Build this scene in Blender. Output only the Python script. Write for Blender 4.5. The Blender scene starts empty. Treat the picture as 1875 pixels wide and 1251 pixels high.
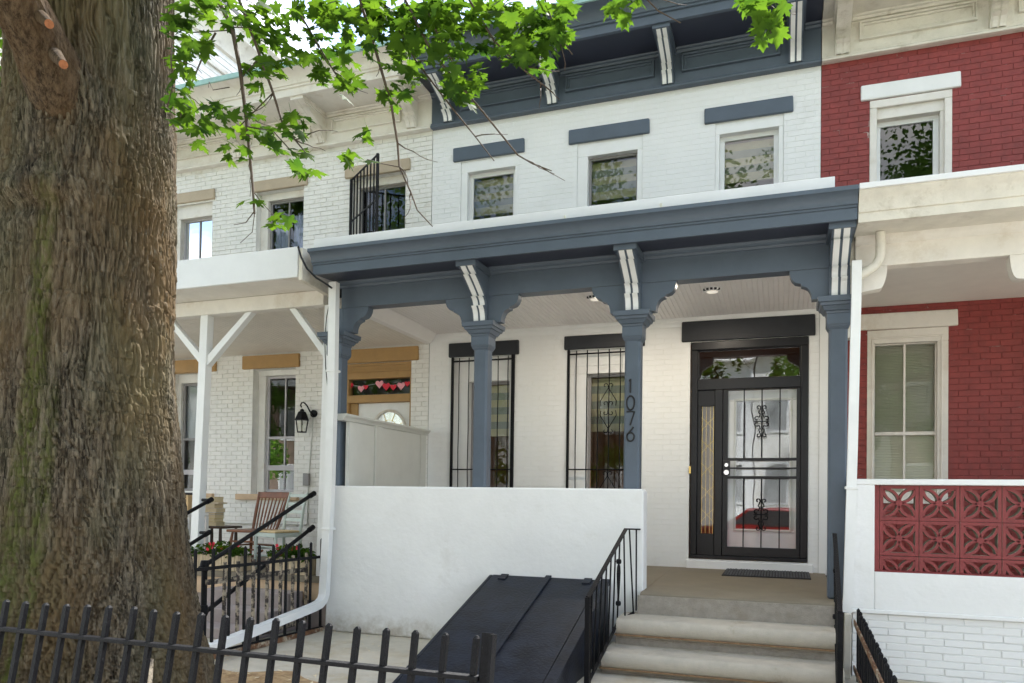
import bpy, bmesh, math, random
import numpy as np
from mathutils import Vector, Matrix
random.seed(7)
S = bpy.context.scene
COL = S.collection
rad = math.radians
# ------------------------------------------------------------------ camera
CAM = Vector((0.0, -9.41617, 0.82176))
RT = Vector((0.94097532, 0.33818394, 0.01403851))
UP = Vector((-0.00675244, -0.02271157, 0.99971926))
FW = Vector((-0.33840783, 0.94080594, 0.01908746))
FPX, CX, CYP = 1375.474, 937.5, 885.53
cd = bpy.data.cameras.new('camera'); cam = bpy.data.objects.new('camera', cd); COL.objects.link(cam)
M = Matrix.Identity(4)
for i in range(3):
    M[i][0] = RT[i]; M[i][1] = UP[i]; M[i][2] = -FW[i]; M[i][3] = CAM[i]
cam.matrix_world = M
cd.sensor_width = 36; cd.lens = FPX/1875*36; cd.shift_y = (CYP-625.5)/1875
cd.clip_start = 0.05; cd.clip_end = 900
S.camera = cam
# ------------------------------------------------------------------ sky and sun
SUN_EL, SUN_AZ = 52.0, 10.0
w = bpy.data.worlds.new('World'); S.world = w; w.use_nodes = True
nt = w.node_tree; nt.nodes.clear()
wo = nt.nodes.new('ShaderNodeOutputWorld'); bg = nt.nodes.new('ShaderNodeBackground')
sky = nt.nodes.new('ShaderNodeTexSky'); sky.sky_type = 'NISHITA'; sky.sun_disc = False
sky.sun_elevation = rad(SUN_EL); sky.sun_rotation = rad(SUN_AZ); sky.dust_density = 1.0; sky.air_density = 1.0
tc = nt.nodes.new('ShaderNodeTexCoord'); mp = nt.nodes.new('ShaderNodeMapping'); mp.inputs['Scale'].default_value = (1, 1, 2.2); mp.inputs['Location'].default_value = (.35, .9, .2)
nz = nt.nodes.new('ShaderNodeTexNoise'); nz.inputs['Scale'].default_value = 2.3; nz.inputs['Detail'].default_value = 9; nz.inputs['Roughness'].default_value = .58
cr = nt.nodes.new('ShaderNodeValToRGB'); cr.color_ramp.elements[0].position = .46; cr.color_ramp.elements[1].position = .64
mx = nt.nodes.new('ShaderNodeMix'); mx.data_type = 'RGBA'; mx.inputs['B'].default_value = (9.2, 8.9, 8.5, 1)
L = nt.links.new
L(tc.outputs['Generated'], mp.inputs['Vector']); L(mp.outputs['Vector'], nz.inputs['Vector']); L(nz.outputs['Fac'], cr.inputs['Fac'])
L(cr.outputs['Color'], mx.inputs['Factor']); L(sky.outputs['Color'], mx.inputs['A']); L(mx.outputs['Result'], bg.inputs['Color'])
L(bg.outputs['Background'], wo.inputs['Surface']); bg.inputs['Strength'].default_value = 0.11
sd = bpy.data.lights.new('sun', 'SUN'); sd.energy = 3.6; sd.angle = rad(4); sd.color = (1, .98, .95)
so = bpy.data.objects.new('sun', sd); COL.objects.link(so); so.location = (5, 30, 40)
sv = Vector((math.sin(rad(SUN_AZ))*math.cos(rad(SUN_EL)), math.cos(rad(SUN_AZ))*math.cos(rad(SUN_EL)), math.sin(rad(SUN_EL))))
so.rotation_euler = (-sv).to_track_quat('-Z', 'Y').to_euler()
S.view_settings.view_transform = 'Standard'; S.view_settings.look = 'None'
S.view_settings.gamma = 1; S.view_settings.exposure = 2.05; S.view_settings.use_curve_mapping = False
S.cycles.max_bounces = 8; S.cycles.transparent_max_bounces = 16; S.cycles.caustics_reflective = False; S.cycles.caustics_refractive = False

# pixel of the 1875x1251 photograph -> point of the place on a known plane
def ray(x, y):
    return FW + RT*((x-CX)/FPX) + UP*(-(y-CYP)/FPX)
def PY(x, y, Y=0.0):
    r = ray(x, y); return CAM + r*((Y-CAM.y)/r.y)
def PX(x, y, X):
    r = ray(x, y); return CAM + r*((X-CAM.x)/r.x)
def PZ(x, y, Z):
    r = ray(x, y); return CAM + r*((Z-CAM.z)/r.z)
def PD(x, y, d):
    return CAM + ray(x, y)*d
def proj(p):
    v = Vector(p)-CAM; z = v.dot(FW)
    return (CX+FPX*v.dot(RT)/z, CYP-FPX*v.dot(UP)/z, z)
GZ = -0.69   # yard level; 0 is the porch floor at the wall

# ------------------------------------------------------------------ materials
def mat(name, base, rough=.6, var=.12, vscale=3.0, bump=.0, bscale=60, metal=0, spec=.4, dirt=None, dscale=1.2, dlo=.5, dhi=.75, stretch=(1, 1, 1), coat=0, base2=None, splash=None):
    m = bpy.data.materials.new(name); m.use_nodes = True
    t = m.node_tree; n = t.nodes; b = n['Principled BSDF']; k = t.links.new
    b.inputs['Roughness'].default_value = rough; b.inputs['Metallic'].default_value = metal
    b.inputs['Specular IOR Level'].default_value = spec
    if coat: b.inputs['Coat Weight'].default_value = coat
    g = n.new('ShaderNodeNewGeometry'); mpn = n.new('ShaderNodeMapping'); mpn.inputs['Scale'].default_value = stretch
    k(g.outputs['Position'], mpn.inputs['Vector']); P = mpn.outputs['Vector']
    a = n.new('ShaderNodeTexNoise'); a.inputs['Scale'].default_value = vscale; a.inputs['Detail'].default_value = 6; a.inputs['Roughness'].default_value = .65
    k(P, a.inputs['Vector'])
    r = n.new('ShaderNodeValToRGB')
    lo = [max(0, c*(1-var)) for c in base]; hi = [min(1, c*(1+var)) for c in (base2 or base)]
    r.color_ramp.elements[0].color = (*lo, 1); r.color_ramp.elements[1].color = (*hi, 1)
    r.color_ramp.elements[0].position = .3; r.color_ramp.elements[1].position = .7
    k(a.outputs['Fac'], r.inputs['Fac']); colr = r.outputs['Color']
    if dirt:
        d = n.new('ShaderNodeTexNoise'); d.inputs['Scale'].default_value = dscale; d.inputs['Detail'].default_value = 9; d.inputs['Roughness'].default_value = .7
        k(P, d.inputs['Vector'])
        dr = n.new('ShaderNodeValToRGB'); dr.color_ramp.elements[0].position = dlo; dr.color_ramp.elements[1].position = dhi
        k(d.outputs['Fac'], dr.inputs['Fac'])
        q = n.new('ShaderNodeMix'); q.data_type = 'RGBA'; q.inputs['B'].default_value = (*dirt, 1)
        k(dr.outputs['Color'], q.inputs['Factor']); k(colr, q.inputs['A']); colr = q.outputs['Result']
    if splash:      # dirt thrown up along the foot of a wall, and runs below its top
        z0_, z1_, sc_, amt = splash
        sx = n.new('ShaderNodeSeparateXYZ'); k(g.outputs['Position'], sx.inputs[0])
        mr = n.new('ShaderNodeMapRange'); mr.inputs['From Min'].default_value = z1_; mr.inputs['From Max'].default_value = z0_; k(sx.outputs['Z'], mr.inputs['Value'])
        sn = n.new('ShaderNodeTexNoise'); sn.inputs['Scale'].default_value = 9; sn.inputs['Detail'].default_value = 8; sn.inputs['Roughness'].default_value = .7; k(P, sn.inputs['Vector'])
        mm = n.new('ShaderNodeMath'); mm.operation = 'MULTIPLY'; k(mr.outputs['Result'], mm.inputs[0]); k(sn.outputs['Fac'], mm.inputs[1])
        rp = n.new('ShaderNodeValToRGB'); rp.color_ramp.elements[0].position = .22; rp.color_ramp.elements[1].position = .52; rp.color_ramp.elements[1].color = (amt, amt, amt, 1); k(mm.outputs[0], rp.inputs['Fac'])
        q = n.new('ShaderNodeMix'); q.data_type = 'RGBA'; q.inputs['B'].default_value = (*sc_, 1); k(rp.outputs['Color'], q.inputs['Factor']); k(colr, q.inputs['A']); colr = q.outputs['Result']
    k(colr, b.inputs['Base Color'])
    rr = n.new('ShaderNodeMapRange'); rr.inputs['To Min'].default_value = max(0, rough-.1); rr.inputs['To Max'].default_value = min(1, rough+.12)
    k(a.outputs['Fac'], rr.inputs['Value']); k(rr.outputs['Result'], b.inputs['Roughness'])
    if bump:
        c = n.new('ShaderNodeTexNoise'); c.inputs['Scale'].default_value = bscale; c.inputs['Detail'].default_value = 5
        k(P, c.inputs['Vector'])
        bp = n.new('ShaderNodeBump'); bp.inputs['Strength'].default_value = bump; bp.inputs['Distance'].default_value = .01
        k(c.outputs['Fac'], bp.inputs['Height']); k(bp.outputs['Normal'], b.inputs['Normal'])
    return m
def emit(name, colr, s):
    m = bpy.data.materials.new(name); m.use_nodes = True; b = m.node_tree.nodes['Principled BSDF']
    b.inputs['Base Color'].default_value = (*colr, 1); b.inputs['Emission Color'].default_value = (*colr, 1); b.inputs['Emission Strength'].default_value = s
    return m
def glass(name, tint, ior=1.6, rough=0.0):
    m = bpy.data.materials.new(name); m.use_nodes = True; t = m.node_tree; n = t.nodes; n.clear(); k = t.links.new
    o = n.new('ShaderNodeOutputMaterial'); mi = n.new('ShaderNodeMixShader'); tr = n.new('ShaderNodeBsdfTransparent'); gl = n.new('ShaderNodeBsdfGlossy')
    fr = n.new('ShaderNodeFresnel'); fr.inputs['IOR'].default_value = ior
    tr.inputs['Color'].default_value = (*tint, 1); gl.inputs['Roughness'].default_value = rough; gl.inputs['Color'].default_value = (.95, .97, 1, 1)
    g = n.new('ShaderNodeNewGeometry'); nn = n.new('ShaderNodeTexNoise'); nn.inputs['Scale'].default_value = 2.2; nn.inputs['Detail'].default_value = 1
    bp = n.new('ShaderNodeBump'); bp.inputs['Strength'].default_value = .06; bp.inputs['Distance'].default_value = .02
    k(g.outputs['Position'], nn.inputs['Vector']); k(nn.outputs['Fac'], bp.inputs['Height']); k(bp.outputs['Normal'], gl.inputs['Normal'])
    k(fr.outputs['Fac'], mi.inputs['Fac']); k(tr.outputs['BSDF'], mi.inputs[1]); k(gl.outputs['BSDF'], mi.inputs[2]); k(mi.outputs['Shader'], o.inputs['Surface'])
    return m
def leafmat(name, c, tcol, var=.35):
    m = bpy.data.materials.new(name); m.use_nodes = True; t = m.node_tree; n = t.nodes; b = n['Principled BSDF']; k = t.links.new
    o = n['Material Output']; g = n.new('ShaderNodeNewGeometry'); a = n.new('ShaderNodeTexNoise'); a.inputs['Scale'].default_value = 5; a.inputs['Detail'].default_value = 3
    k(g.outputs['Position'], a.inputs['Vector'])
    out = []
    for cc in (c, tcol):
        r = n.new('ShaderNodeValToRGB'); r.color_ramp.elements[0].position = .3; r.color_ramp.elements[1].position = .7
        r.color_ramp.elements[0].color = (cc[0]*(1-var), cc[1]*(1-var*.8), cc[2]*(1-var*.5), 1); r.color_ramp.elements[1].color = (cc[0]*(1+var), cc[1]*(1+var*.6), cc[2], 1)
        k(a.outputs['Fac'], r.inputs['Fac']); out.append(r.outputs['Color'])
    k(out[0], b.inputs['Base Color']); b.inputs['Roughness'].default_value = .65; b.inputs['Specular IOR Level'].default_value = .12
    tr = n.new('ShaderNodeBsdfTranslucent'); k(out[1], tr.inputs['Color'])
    mi = n.new('ShaderNodeMixShader'); mi.inputs['Fac'].default_value = .45
    k(b.outputs['BSDF'], mi.inputs[1]); k(tr.outputs['BSDF'], mi.inputs[2]); k(mi.outputs['Shader'], o.inputs['Surface'])
    return m
WHITE = mat('white_brick_paint', (.80, .80, .79), .55, .03, 2, .12, 45, dirt=(.62, .61, .58), dscale=1.6, dlo=.58, dhi=.9)
STUCCO = mat('white_stucco_paint', (.80, .80, .79), .6, .05, 1.5, .4, 18, dirt=(.66, .64, .60), dscale=2.6, dlo=.60, dhi=.9, splash=(-.72, -.25, (.38, .33, .26), .75))
TRIMW = mat('white_trim_paint', (.80, .80, .79), .45, .04, 4, .05, 40)
CREAMB = mat('cream_brick_paint', (.78, .765, .73), .55, .07, 6, .2, 60, dirt=(.56, .50, .40), dscale=3.5, dlo=.58, dhi=.8)
MORT = mat('grey_mortar', (.66, .635, .59), .9, .18, 14, .4, 90, dirt=(.25, .21, .16), dscale=5, dlo=.56, dhi=.66)
MORTW = mat('white_painted_mortar', (.76, .76, .75), .6, .04, 6, .2, 60)
MORTR = mat('red_painted_mortar', (.20, .037, .033), .65, .25, 12, .3, 70, dirt=(.5, .42, .38), dscale=5, dlo=.58, dhi=.66)
REDB = mat('red_brick_paint', (.245, .042, .037), .5, .22, 9, .25, 70, dirt=(.17, .03, .028), dscale=2.2, dlo=.5, dhi=.8)
REDBL = mat('red_block_paint', (.225, .040, .040), .55, .18, 8, .3, 90)
BLOCKIN = mat('bare_grey_block', (.36, .33, .27), .9, .25, 30, .4, 120)
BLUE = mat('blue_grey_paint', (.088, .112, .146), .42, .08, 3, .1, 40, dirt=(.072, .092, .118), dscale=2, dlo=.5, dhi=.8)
BLUE_SHADED = mat('shaded_blue_paint', (.034, .039, .060), .42, .1, 3, .06, 50)  # darker copy of the blue trim: shade under the eaves painted into soffits
BLACKP = mat('black_lintel_paint', (.018, .020, .025), .5, .2, 5, .15, 60)
IRON = mat('black_iron_paint', (.006, .006, .0075), .42, .35, 40, .6, 150, spec=.16, dirt=(.035, .035, .038), dscale=45, dlo=.6, dhi=.72)
RUST = mat('rusty_iron', (.16, .075, .035), .8, .5, 20, .4, 90, dirt=(.42, .36, .27), dscale=12, dlo=.5, dhi=.6)
PEEL = mat('peeling_iron', (.05, .04, .035), .7, .4, 25, .4, 90, dirt=(.42, .35, .26), dscale=14, dlo=.47, dhi=.56)
DOORB = mat('black_steel_paint', (.008, .008, .010), .36, .2, 6, .1, 70, spec=.35)
TANU = mat('beige_lintel_paint', (.45, .365, .265), .6, .08, 6, .15, 60)
OCHRE = mat('ochre_lintel_paint', (.40, .24, .095), .55, .1, 5, .12, 60)
CORNW = mat('weathered_cream_wood', (.67, .63, .55), .6, .1, 5, .3, 50, dirt=(.42, .37, .29), dscale=4, dlo=.55, dhi=.75)
CORNP = mat('pale_cream_wood', (.75, .71, .65), .55, .07, 4, .15, 50, dirt=(.58, .51, .42), dscale=2.4, dlo=.52, dhi=.75)
RAWW = mat('bare_wood_edge', (.42, .25, .11), .8, .4, 20, .5, 60)
TEAL = mat('green_copper_edge', (.30, .48, .45), .6, .15, 5)
ALUM = mat('white_aluminium', (.74, .745, .75), .4, .04, 3, .03, 20, spec=.5)
BEAD = mat('white_beadboard', (.86, .83, .815), .5, .03, 5)
PLAST = mat('porch_plaster', (.74, .71, .66), .6, .04, 5)
CEILL = mat('cream_ceiling_boards', (.74, .69, .62), .55, .06, 5)
CONC = mat('concrete', (.46, .44, .40), .85, .14, 6, .5, 80, dirt=(.33, .28, .21), dscale=2.5, dlo=.55, dhi=.75)
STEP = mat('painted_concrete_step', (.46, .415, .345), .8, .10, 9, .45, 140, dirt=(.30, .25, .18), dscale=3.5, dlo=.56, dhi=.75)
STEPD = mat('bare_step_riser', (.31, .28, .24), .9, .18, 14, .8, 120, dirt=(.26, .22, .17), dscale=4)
FLOOR = mat('brown_porch_floor', (.19, .16, .115), .65, .12, 4, .25, 60, dirt=(.22, .19, .14), dscale=1.7)
PAVE = mat('pale_paving', (.52, .475, .39), .85, .10, 5, .4, 70, dirt=(.42, .34, .22), dscale=2.2, dlo=.52, dhi=.72)
SOIL = mat('dry_soil', (.36, .23, .115), .95, .35, 16, .9, 60, dirt=(.52, .38, .2), dscale=8)
PURPLE = mat('old_stone_steps', (.34, .29, .275), .85, .2, 6, .5, 60, dirt=(.25, .19, .18), dscale=3)
TANB = mat('tan_skirt_board', (.56, .40, .26), .6, .12, 5, .15, 60)
HATCH = mat('blue_black_hatch_paint', (.010, .0125, .020), .44, .45, 5, .35, 40, spec=.2, dirt=(.022, .027, .040), dscale=5, dlo=.45, dhi=.75)
GREYW = mat('grey_white_divider', (.60, .60, .56), .55, .05, 3, .08, 40)
GREYF = mat('grey_sash', (.27, .26, .26), .45, .08, 5)
LILAC = mat('pale_grey_sash', (.50, .48, .50), .45, .08, 5)
DARKF = mat('dark_sash', (.045, .045, .048), .4, .1, 5)
SHADE1 = mat('tan_shade_band', (.58, .53, .36), .8, .08, 8)
SHADE2 = mat('grey_shade_band', (.32, .34, .30), .8, .08, 8)
CURT = mat('white_curtain', (.78, .80, .86), .8, .05, 8)
BLIND = mat('ivory_blind', (.86, .83, .70), .5, .06, 3)
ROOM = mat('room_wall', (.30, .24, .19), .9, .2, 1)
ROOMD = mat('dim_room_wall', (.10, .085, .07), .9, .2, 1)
TAR = mat('roof_felt', (.12, .12, .125), .9, .2, 3, .3, 30)
ASPH = mat('asphalt', (.055, .055, .058), .9, .25, 4, .5, 120)
KERB = mat('kerb_stone', (.42, .41, .39), .85, .15, 5, .4, 70)
GRASSM = mat('distant_ground', (.10, .12, .05), .95, .3, 1)
DIGIT = mat('black_digit_paint', (.012, .012, .014), .35, .1, 5)
BRASS = mat('brass', (.62, .45, .16), .3, .15, 9, metal=1)
STEEL = mat('satin_steel', (.6, .6, .6), .25, .1, 9, metal=1)
GLASS = glass('window_glass', (.86, .89, .88), 1.62)
GLASSD = glass('storm_glass', (.92, .93, .93), 1.55)
GLASSL = glass('lantern_glass', (.97, .97, .95), 1.25)
LEAF = leafmat('maple_leaf_green', (.028, .068, .010), (.108, .225, .016), .6)
CROWN = leafmat('crown_leaf_green', (.07, .14, .03), (.2, .38, .05))
TWIG = mat('twig_bark', (.075, .052, .036), .8, .3, 30, .4, 90)
CUT = mat('fresh_cut_wood', (.30, .11, .045), .8, .25, 40, .3, 80)
RUBBER = mat('black_rubber', (.02, .02, .022), .8, .3, 30, .6, 80)
WOODR = mat('red_brown_wood', (.20, .075, .032), .4, .3, 10, .1, 60, stretch=(1, 1, .3), spec=.5)
GREENP = mat('sage_chair_paint', (.50, .56, .52), .5, .1, 8, .1, 60)
WICK = mat('woven_seat', (.62, .47, .27), .8, .2, 40, .5, 120)
DARKW = mat('dark_table_wood', (.055, .035, .025), .5, .3, 12)
LOG = mat('split_log_planter', (.50, .40, .27), .85, .35, 16, .8, 30, stretch=(1, 1, .2))
PETAL = mat('red_petal', (.72, .03, .06), .5, .25, 30)
HEARTR = mat('red_paper', (.72, .03, .06), .6, .1, 9)
HEARTP = mat('pink_paper', (.85, .36, .42), .6, .2, 40)
CARDB = mat('cardboard', (.55, .38, .20), .8, .12, 9)
PAPER = mat('old_paper', (.68, .58, .38), .8, .15, 40, stretch=(1, 1, 12))
ORANGE = mat('orange_plastic', (.85, .16, .05), .4, .1, 6)
LAMP = emit('lamp_glow', (1, .93, .82), .12)
CANG = emit('can_light_glow', (1, .8, .55), 14)

# ------------------------------------------------------------------ mesh helpers
class MB:
    def __init__(s): s.v = []; s.f = []; s.mi = []; s.cur = 0
    def add(s, vs, fs):
        o = len(s.v); s.v += [tuple(p) for p in vs]
        for f in fs: s.f.append(tuple(o+i for i in f)); s.mi.append(s.cur)
        return s
    def box(s, x0, x1, y0, y1, z0, z1):
        vs = [(x0, y0, z0), (x1, y0, z0), (x1, y1, z0), (x0, y1, z0), (x0, y0, z1), (x1, y0, z1), (x1, y1, z1), (x0, y1, z1)]
        return s.add(vs, [(0, 3, 2, 1), (4, 5, 6, 7), (0, 1, 5, 4), (1, 2, 6, 5), (2, 3, 7, 6), (3, 0, 4, 7)])
    def hexa(s, vs):
        return s.add(vs, [(0, 3, 2, 1), (4, 5, 6, 7), (0, 1, 5, 4), (1, 2, 6, 5), (2, 3, 7, 6), (3, 0, 4, 7)])
    def prismx(s, prof, x0, x1):   # prof in (y,z), counter clockwise or not
        n = len(prof); vs = [(x0, y, z) for y, z in prof]+[(x1, y, z) for y, z in prof]
        return s.add(vs, [tuple(range(n)), tuple(range(2*n-1, n-1, -1))]+[(i, i+n, (i+1) % n+n, (i+1) % n) for i in range(n)])
    def prismy(s, prof, y0, y1):   # prof in (x,z)
        n = len(prof); vs = [(x, y0, z) for x, z in prof]+[(x, y1, z) for x, z in prof]
        return s.add(vs, [tuple(range(n)), tuple(range(2*n-1, n-1, -1))]+[(i, i+n, (i+1) % n+n, (i+1) % n) for i in range(n)])
    def prismz(s, prof, z0, z1):
        n = len(prof); vs = [(x, y, z0) for x, y in prof]+[(x, y, z1) for x, y in prof]
        return s.add(vs, [tuple(range(n)), tuple(range(2*n-1, n-1, -1))]+[(i, i+n, (i+1) % n+n, (i+1) % n) for i in range(n)])
    def tube(s, pts, r, n=6, r1=None, flat=None):
        pts = [Vector(p) for p in pts]; m = len(pts)
        rs = r if isinstance(r, (list, tuple)) else [r+(((r1 if r1 is not None else r)-r)*i/(m-1)) for i in range(m)]
        prev = None; vs = []
        for i, p in enumerate(pts):
            t = (pts[min(i+1, m-1)]-pts[max(i-1, 0)]).normalized()
            if prev is None:
                a = Vector((0, 0, 1)) if abs(t.z) < .9 else Vector((0, 1, 0))
                u = t.cross(a).normalized()
            else:
                u = (prev-t*prev.dot(t)); u = u.normalized() if u.length > 1e-6 else t.orthogonal().normalized()
            prev = u; v = t.cross(u)
            for j in range(n):
                an = 2*math.pi*(j+.5)/n
                vs.append(p+u*math.cos(an)*rs[i]+v*math.sin(an)*rs[i])
        fs = [tuple(range(n-1, -1, -1)), tuple(range((m-1)*n, m*n))]
        for i in range(m-1):
            for j in range(n):
                fs.append((i*n+j, i*n+(j+1) % n, (i+1)*n+(j+1) % n, (i+1)*n+j))
        return s.add(vs, fs)
    def bar(s, p, q, wx, wy=None, up=None):   # square bar
        p = Vector(p); q = Vector(q); t = (q-p).normalized(); wy = wy or wx
        a = Vector(up) if up else (Vector((0, 1, 0)) if abs(t.y) < .9 else Vector((0, 0, 1)))
        u = t.cross(a).normalized()*wx/2; v = t.cross(u).normalized()*wy/2
        return s.hexa([p-u-v, p+u-v, p+u+v, p-u+v, q-u-v, q+u-v, q+u+v, q-u+v])
    def lathe(s, prof, c, n=16):
        m = len(prof); vs = []; c = Vector(c)
        for r, z in prof:
            for j in range(n):
                a = 2*math.pi*j/n; vs.append(c+Vector((r*math.cos(a), r*math.sin(a), z)))
        fs = [tuple(range(n-1, -1, -1)), tuple(range((m-1)*n, m*n))]
        for i in range(m-1):
            for j in range(n): fs.append((i*n+j, i*n+(j+1) % n, (i+1)*n+(j+1) % n, (i+1)*n+j))
        return s.add(vs, fs)
    def build(s, name, m, parent=None, bevel=0, smooth=False, kind=None, seg=2):
        me = bpy.data.meshes.new(name); me.from_pydata(s.v, [], s.f)
        for q in (m if isinstance(m, list) else [m]): me.materials.append(q)
        if any(s.mi): me.polygons.foreach_set('material_index', s.mi)
        b = bmesh.new(); b.from_mesh(me); bmesh.ops.recalc_face_normals(b, faces=b.faces); b.to_mesh(me); b.free()
        if smooth:
            me.polygons.foreach_set('use_smooth', [True]*len(me.polygons)); me.set_sharp_from_angle(angle=rad(42))
        o = bpy.data.objects.new(name, me); COL.objects.link(o)
        if bevel:
            md = o.modifiers.new('bevel', 'BEVEL'); md.width = bevel; md.segments = seg; md.limit_method = 'ANGLE'; md.angle_limit = rad(40)
        if parent is not None: put(o, parent)
        if kind: o['kind'] = kind
        return o
ORG = {}
def put(o, parent):     # meshes of one-off things are written in place coordinates
    o.parent = parent; o.location = -ORG.get(parent.name, Vector((0, 0, 0)))
    ORG[o.name] = Vector((0, 0, 0))
def thing(name, label, cat, loc=(0, 0, 0), group=None, rz=0):
    o = bpy.data.objects.new(name, None); COL.objects.link(o); o.location = loc; o.rotation_euler = (0, 0, rz)
    o.empty_display_size = .2; ORG[o.name] = Vector(loc); return tag(o, label, cat, group)
def tag(o, label, cat, group=None):
    o['label'] = label; o['category'] = cat
    if group: o['group'] = group
    return o
def local(o): ORG[o.name] = Vector((0, 0, 0)); return o   # children of o are written in its own coordinates
def struct(name, mb, m, **k):
    o = mb.build(name, m, **k); o['kind'] = 'structure'; return o
def dup(root, loc, rz=0, label=None):
    def rec(o, par):
        c = o.copy(); COL.objects.link(c)
        if par is not None: c.parent = par
        for ch in o.children: rec(ch, c)
        return c
    r = rec(root, None); r.location = loc; r.rotation_euler = (0, 0, rz)
    if label: r['label'] = label
    return r
_bricks = {}
def brick_mesh(key, m, L_, H_, D_, c=.004):
    if key not in _bricks:
        mb = MB()
        x, z = L_/2, H_/2
        vs = [(-x, 0, -z), (x, 0, -z), (x, 0, z), (-x, 0, z), (-x+c, -D_, -z+c), (x-c, -D_, -z+c), (x-c, -D_, z-c), (-x+c, -D_, z-c)]
        mb.add(vs, [(0, 1, 5, 4), (1, 2, 6, 5), (2, 3, 7, 6), (3, 0, 4, 7), (4, 5, 6, 7)])
        me = bpy.data.meshes.new('brick_'+key); me.from_pydata(mb.v, [], mb.f); me.materials.append(m)
        b = bmesh.new(); b.from_mesh(me); bmesh.ops.recalc_face_normals(b, faces=b.faces); b.to_mesh(me); b.free()
        _bricks[key] = me
    return _bricks[key]
def wall(house, key, x0, x1, z0, z1, opens, y, bm, mm, depth=.008, bl=.203, bh=.0667, joint=.009, jit=.0015, reveal=.16, name='wall', hide=None, limit=300, revm=None, cham=.004):
    """mortar bed with real bricks standing proud of it; opens = list of (xa,xb,za,zb)"""
    xs = sorted({x0, x1, *[v for o in opens for v in o[:2] if x0 < v < x1]}); zs = sorted({z0, z1, *[v for o in opens for v in o[2:] if z0 < v < z1]})
    mb = MB(); yb = y+depth
    ins = lambda x, z: any(o[0]-1e-6 < x < o[1]+1e-6 and o[2]-1e-6 < z < o[3]+1e-6 for o in opens)
    for i in range(len(xs)-1):
        for j in range(len(zs)-1):
            if not ins((xs[i]+xs[i+1])/2, (zs[j]+zs[j+1])/2):
                mb.add([(xs[i], yb, zs[j]), (xs[i+1], yb, zs[j]), (xs[i+1], yb, zs[j+1]), (xs[i], yb, zs[j+1])], [(0, 1, 2, 3)])
    mb.cur = 1
    for xa, xb, za, zb in opens:
        for q in ([(xa, za), (xa, zb)], [(xb, zb), (xb, za)], [(xa, zb), (xb, zb)], [(xb, za), (xa, za)]):
            (a, b), (c, d) = q
            mb.add([(a, y, b), (c, y, d), (c, y+reveal, d), (a, y+reveal, b)], [(0, 1, 2, 3)])
    wo_ = mb.build(name, [mm, revm or bm], house)
    rnd = random.Random(len(key)*31+int(x0*10)); bricks = []
    n = int(round((z1-z0)/bh)); hh = (z1-z0)/n
    for r in range(n):
        za = z0+r*hh+joint/2; zb = z0+(r+1)*hh-joint/2
        cuts = [(o[0], o[1]) for o in opens if o[2] < zb-.012 and o[3] > za+.012]
        x = x0-(bl/2 if r % 2 else 0)-rnd.uniform(0, .02)
        while x < x1:
            segs = [(max(x+joint/2, x0), min(x+bl-joint/2, x1))]
            for ca, cb in cuts:
                ns = []
                for a, b in segs:
                    if b <= ca or a >= cb: ns.append((a, b))
                    else:
                        if a < ca: ns.append((a, ca))
                        if b > cb: ns.append((cb, b))
                segs = ns
            for a, b in segs:
                if b-a > .02: bricks.append((a, b, za, zb, rnd.uniform(-jit, jit)))
            x += bl
    me = brick_mesh(key, bm, bl-joint, hh-joint, depth+.002, cham)
    vis = []
    for i, (a, b, za, zb, j) in enumerate(bricks):
        px, py, d = proj(((a+b)/2, y, (za+zb)/2))
        ok = 0 <= px <= 1875 and 0 <= py <= 1251 and not (hide and hide((a+b)/2, (za+zb)/2, px, py))
        vis.append((0 if ok else 1, d, i))
    order = [i for _, _, i in sorted(vis)]; chosen = set(order[:limit])
    rest = MB()
    for i, (a, b, za, zb, j) in enumerate(bricks):
        if i in chosen:
            o = bpy.data.objects.new('brick', me); COL.objects.link(o); o.parent = wo_
            o.location = ((a+b)/2, yb+j, (za+zb)/2); o.scale = ((b-a)/(bl-joint), 1, 1)
        else:
            c = cham; D_ = depth+.002; yy = yb+j; y2 = yy-D_
            rest.add([(a, yy, za), (b, yy, za), (b, yy, zb), (a, yy, zb), (a+c, y2, za+c), (b-c, y2, za+c), (b-c, y2, zb-c), (a+c, y2, zb-c)],
                     [(0, 1, 5, 4), (1, 2, 6, 5), (2, 3, 7, 6), (3, 0, 4, 7), (4, 5, 6, 7)])
    if rest.v:
        rest.build('brickwork', bm, wo_, kind='stuff')
    return wo_
# ================================================================== ground
g = MB(); g.add([(-400, -400, GZ-.06), (400, -400, GZ-.06), (400, 400, GZ-.06), (-400, 400, GZ-.06)], [(0, 1, 2, 3)]); struct('ground', g, GRASSM)
g = MB(); g.box(-40, 40, -6.2, .2, GZ-.3, GZ); struct('yard_paving', g, PAVE)
g = MB(); g.box(-40, 40, -10.9, -6.2, GZ-.3, GZ-.02)
struct('pavement', g, CONC)
g = MB(); g.box(-40, 40, -11.1, -10.9, GZ-.3, GZ-.02); g.box(-40, 40, -21.1, -20.9, GZ-.3, GZ-.02); struct('kerb', g, KERB, bevel=.02)
g = MB(); g.add([(-60, -20.9, GZ-.14), (60, -20.9, GZ-.14), (60, -11.1, GZ-.14), (-60, -11.1, GZ-.14)], [(0, 1, 2, 3)]); struct('road', g, ASPH)
g = MB(); g.box(-40, 40, -25.5, -21.1, GZ-.3, GZ-.02); struct('far_pavement', g, CONC)
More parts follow.
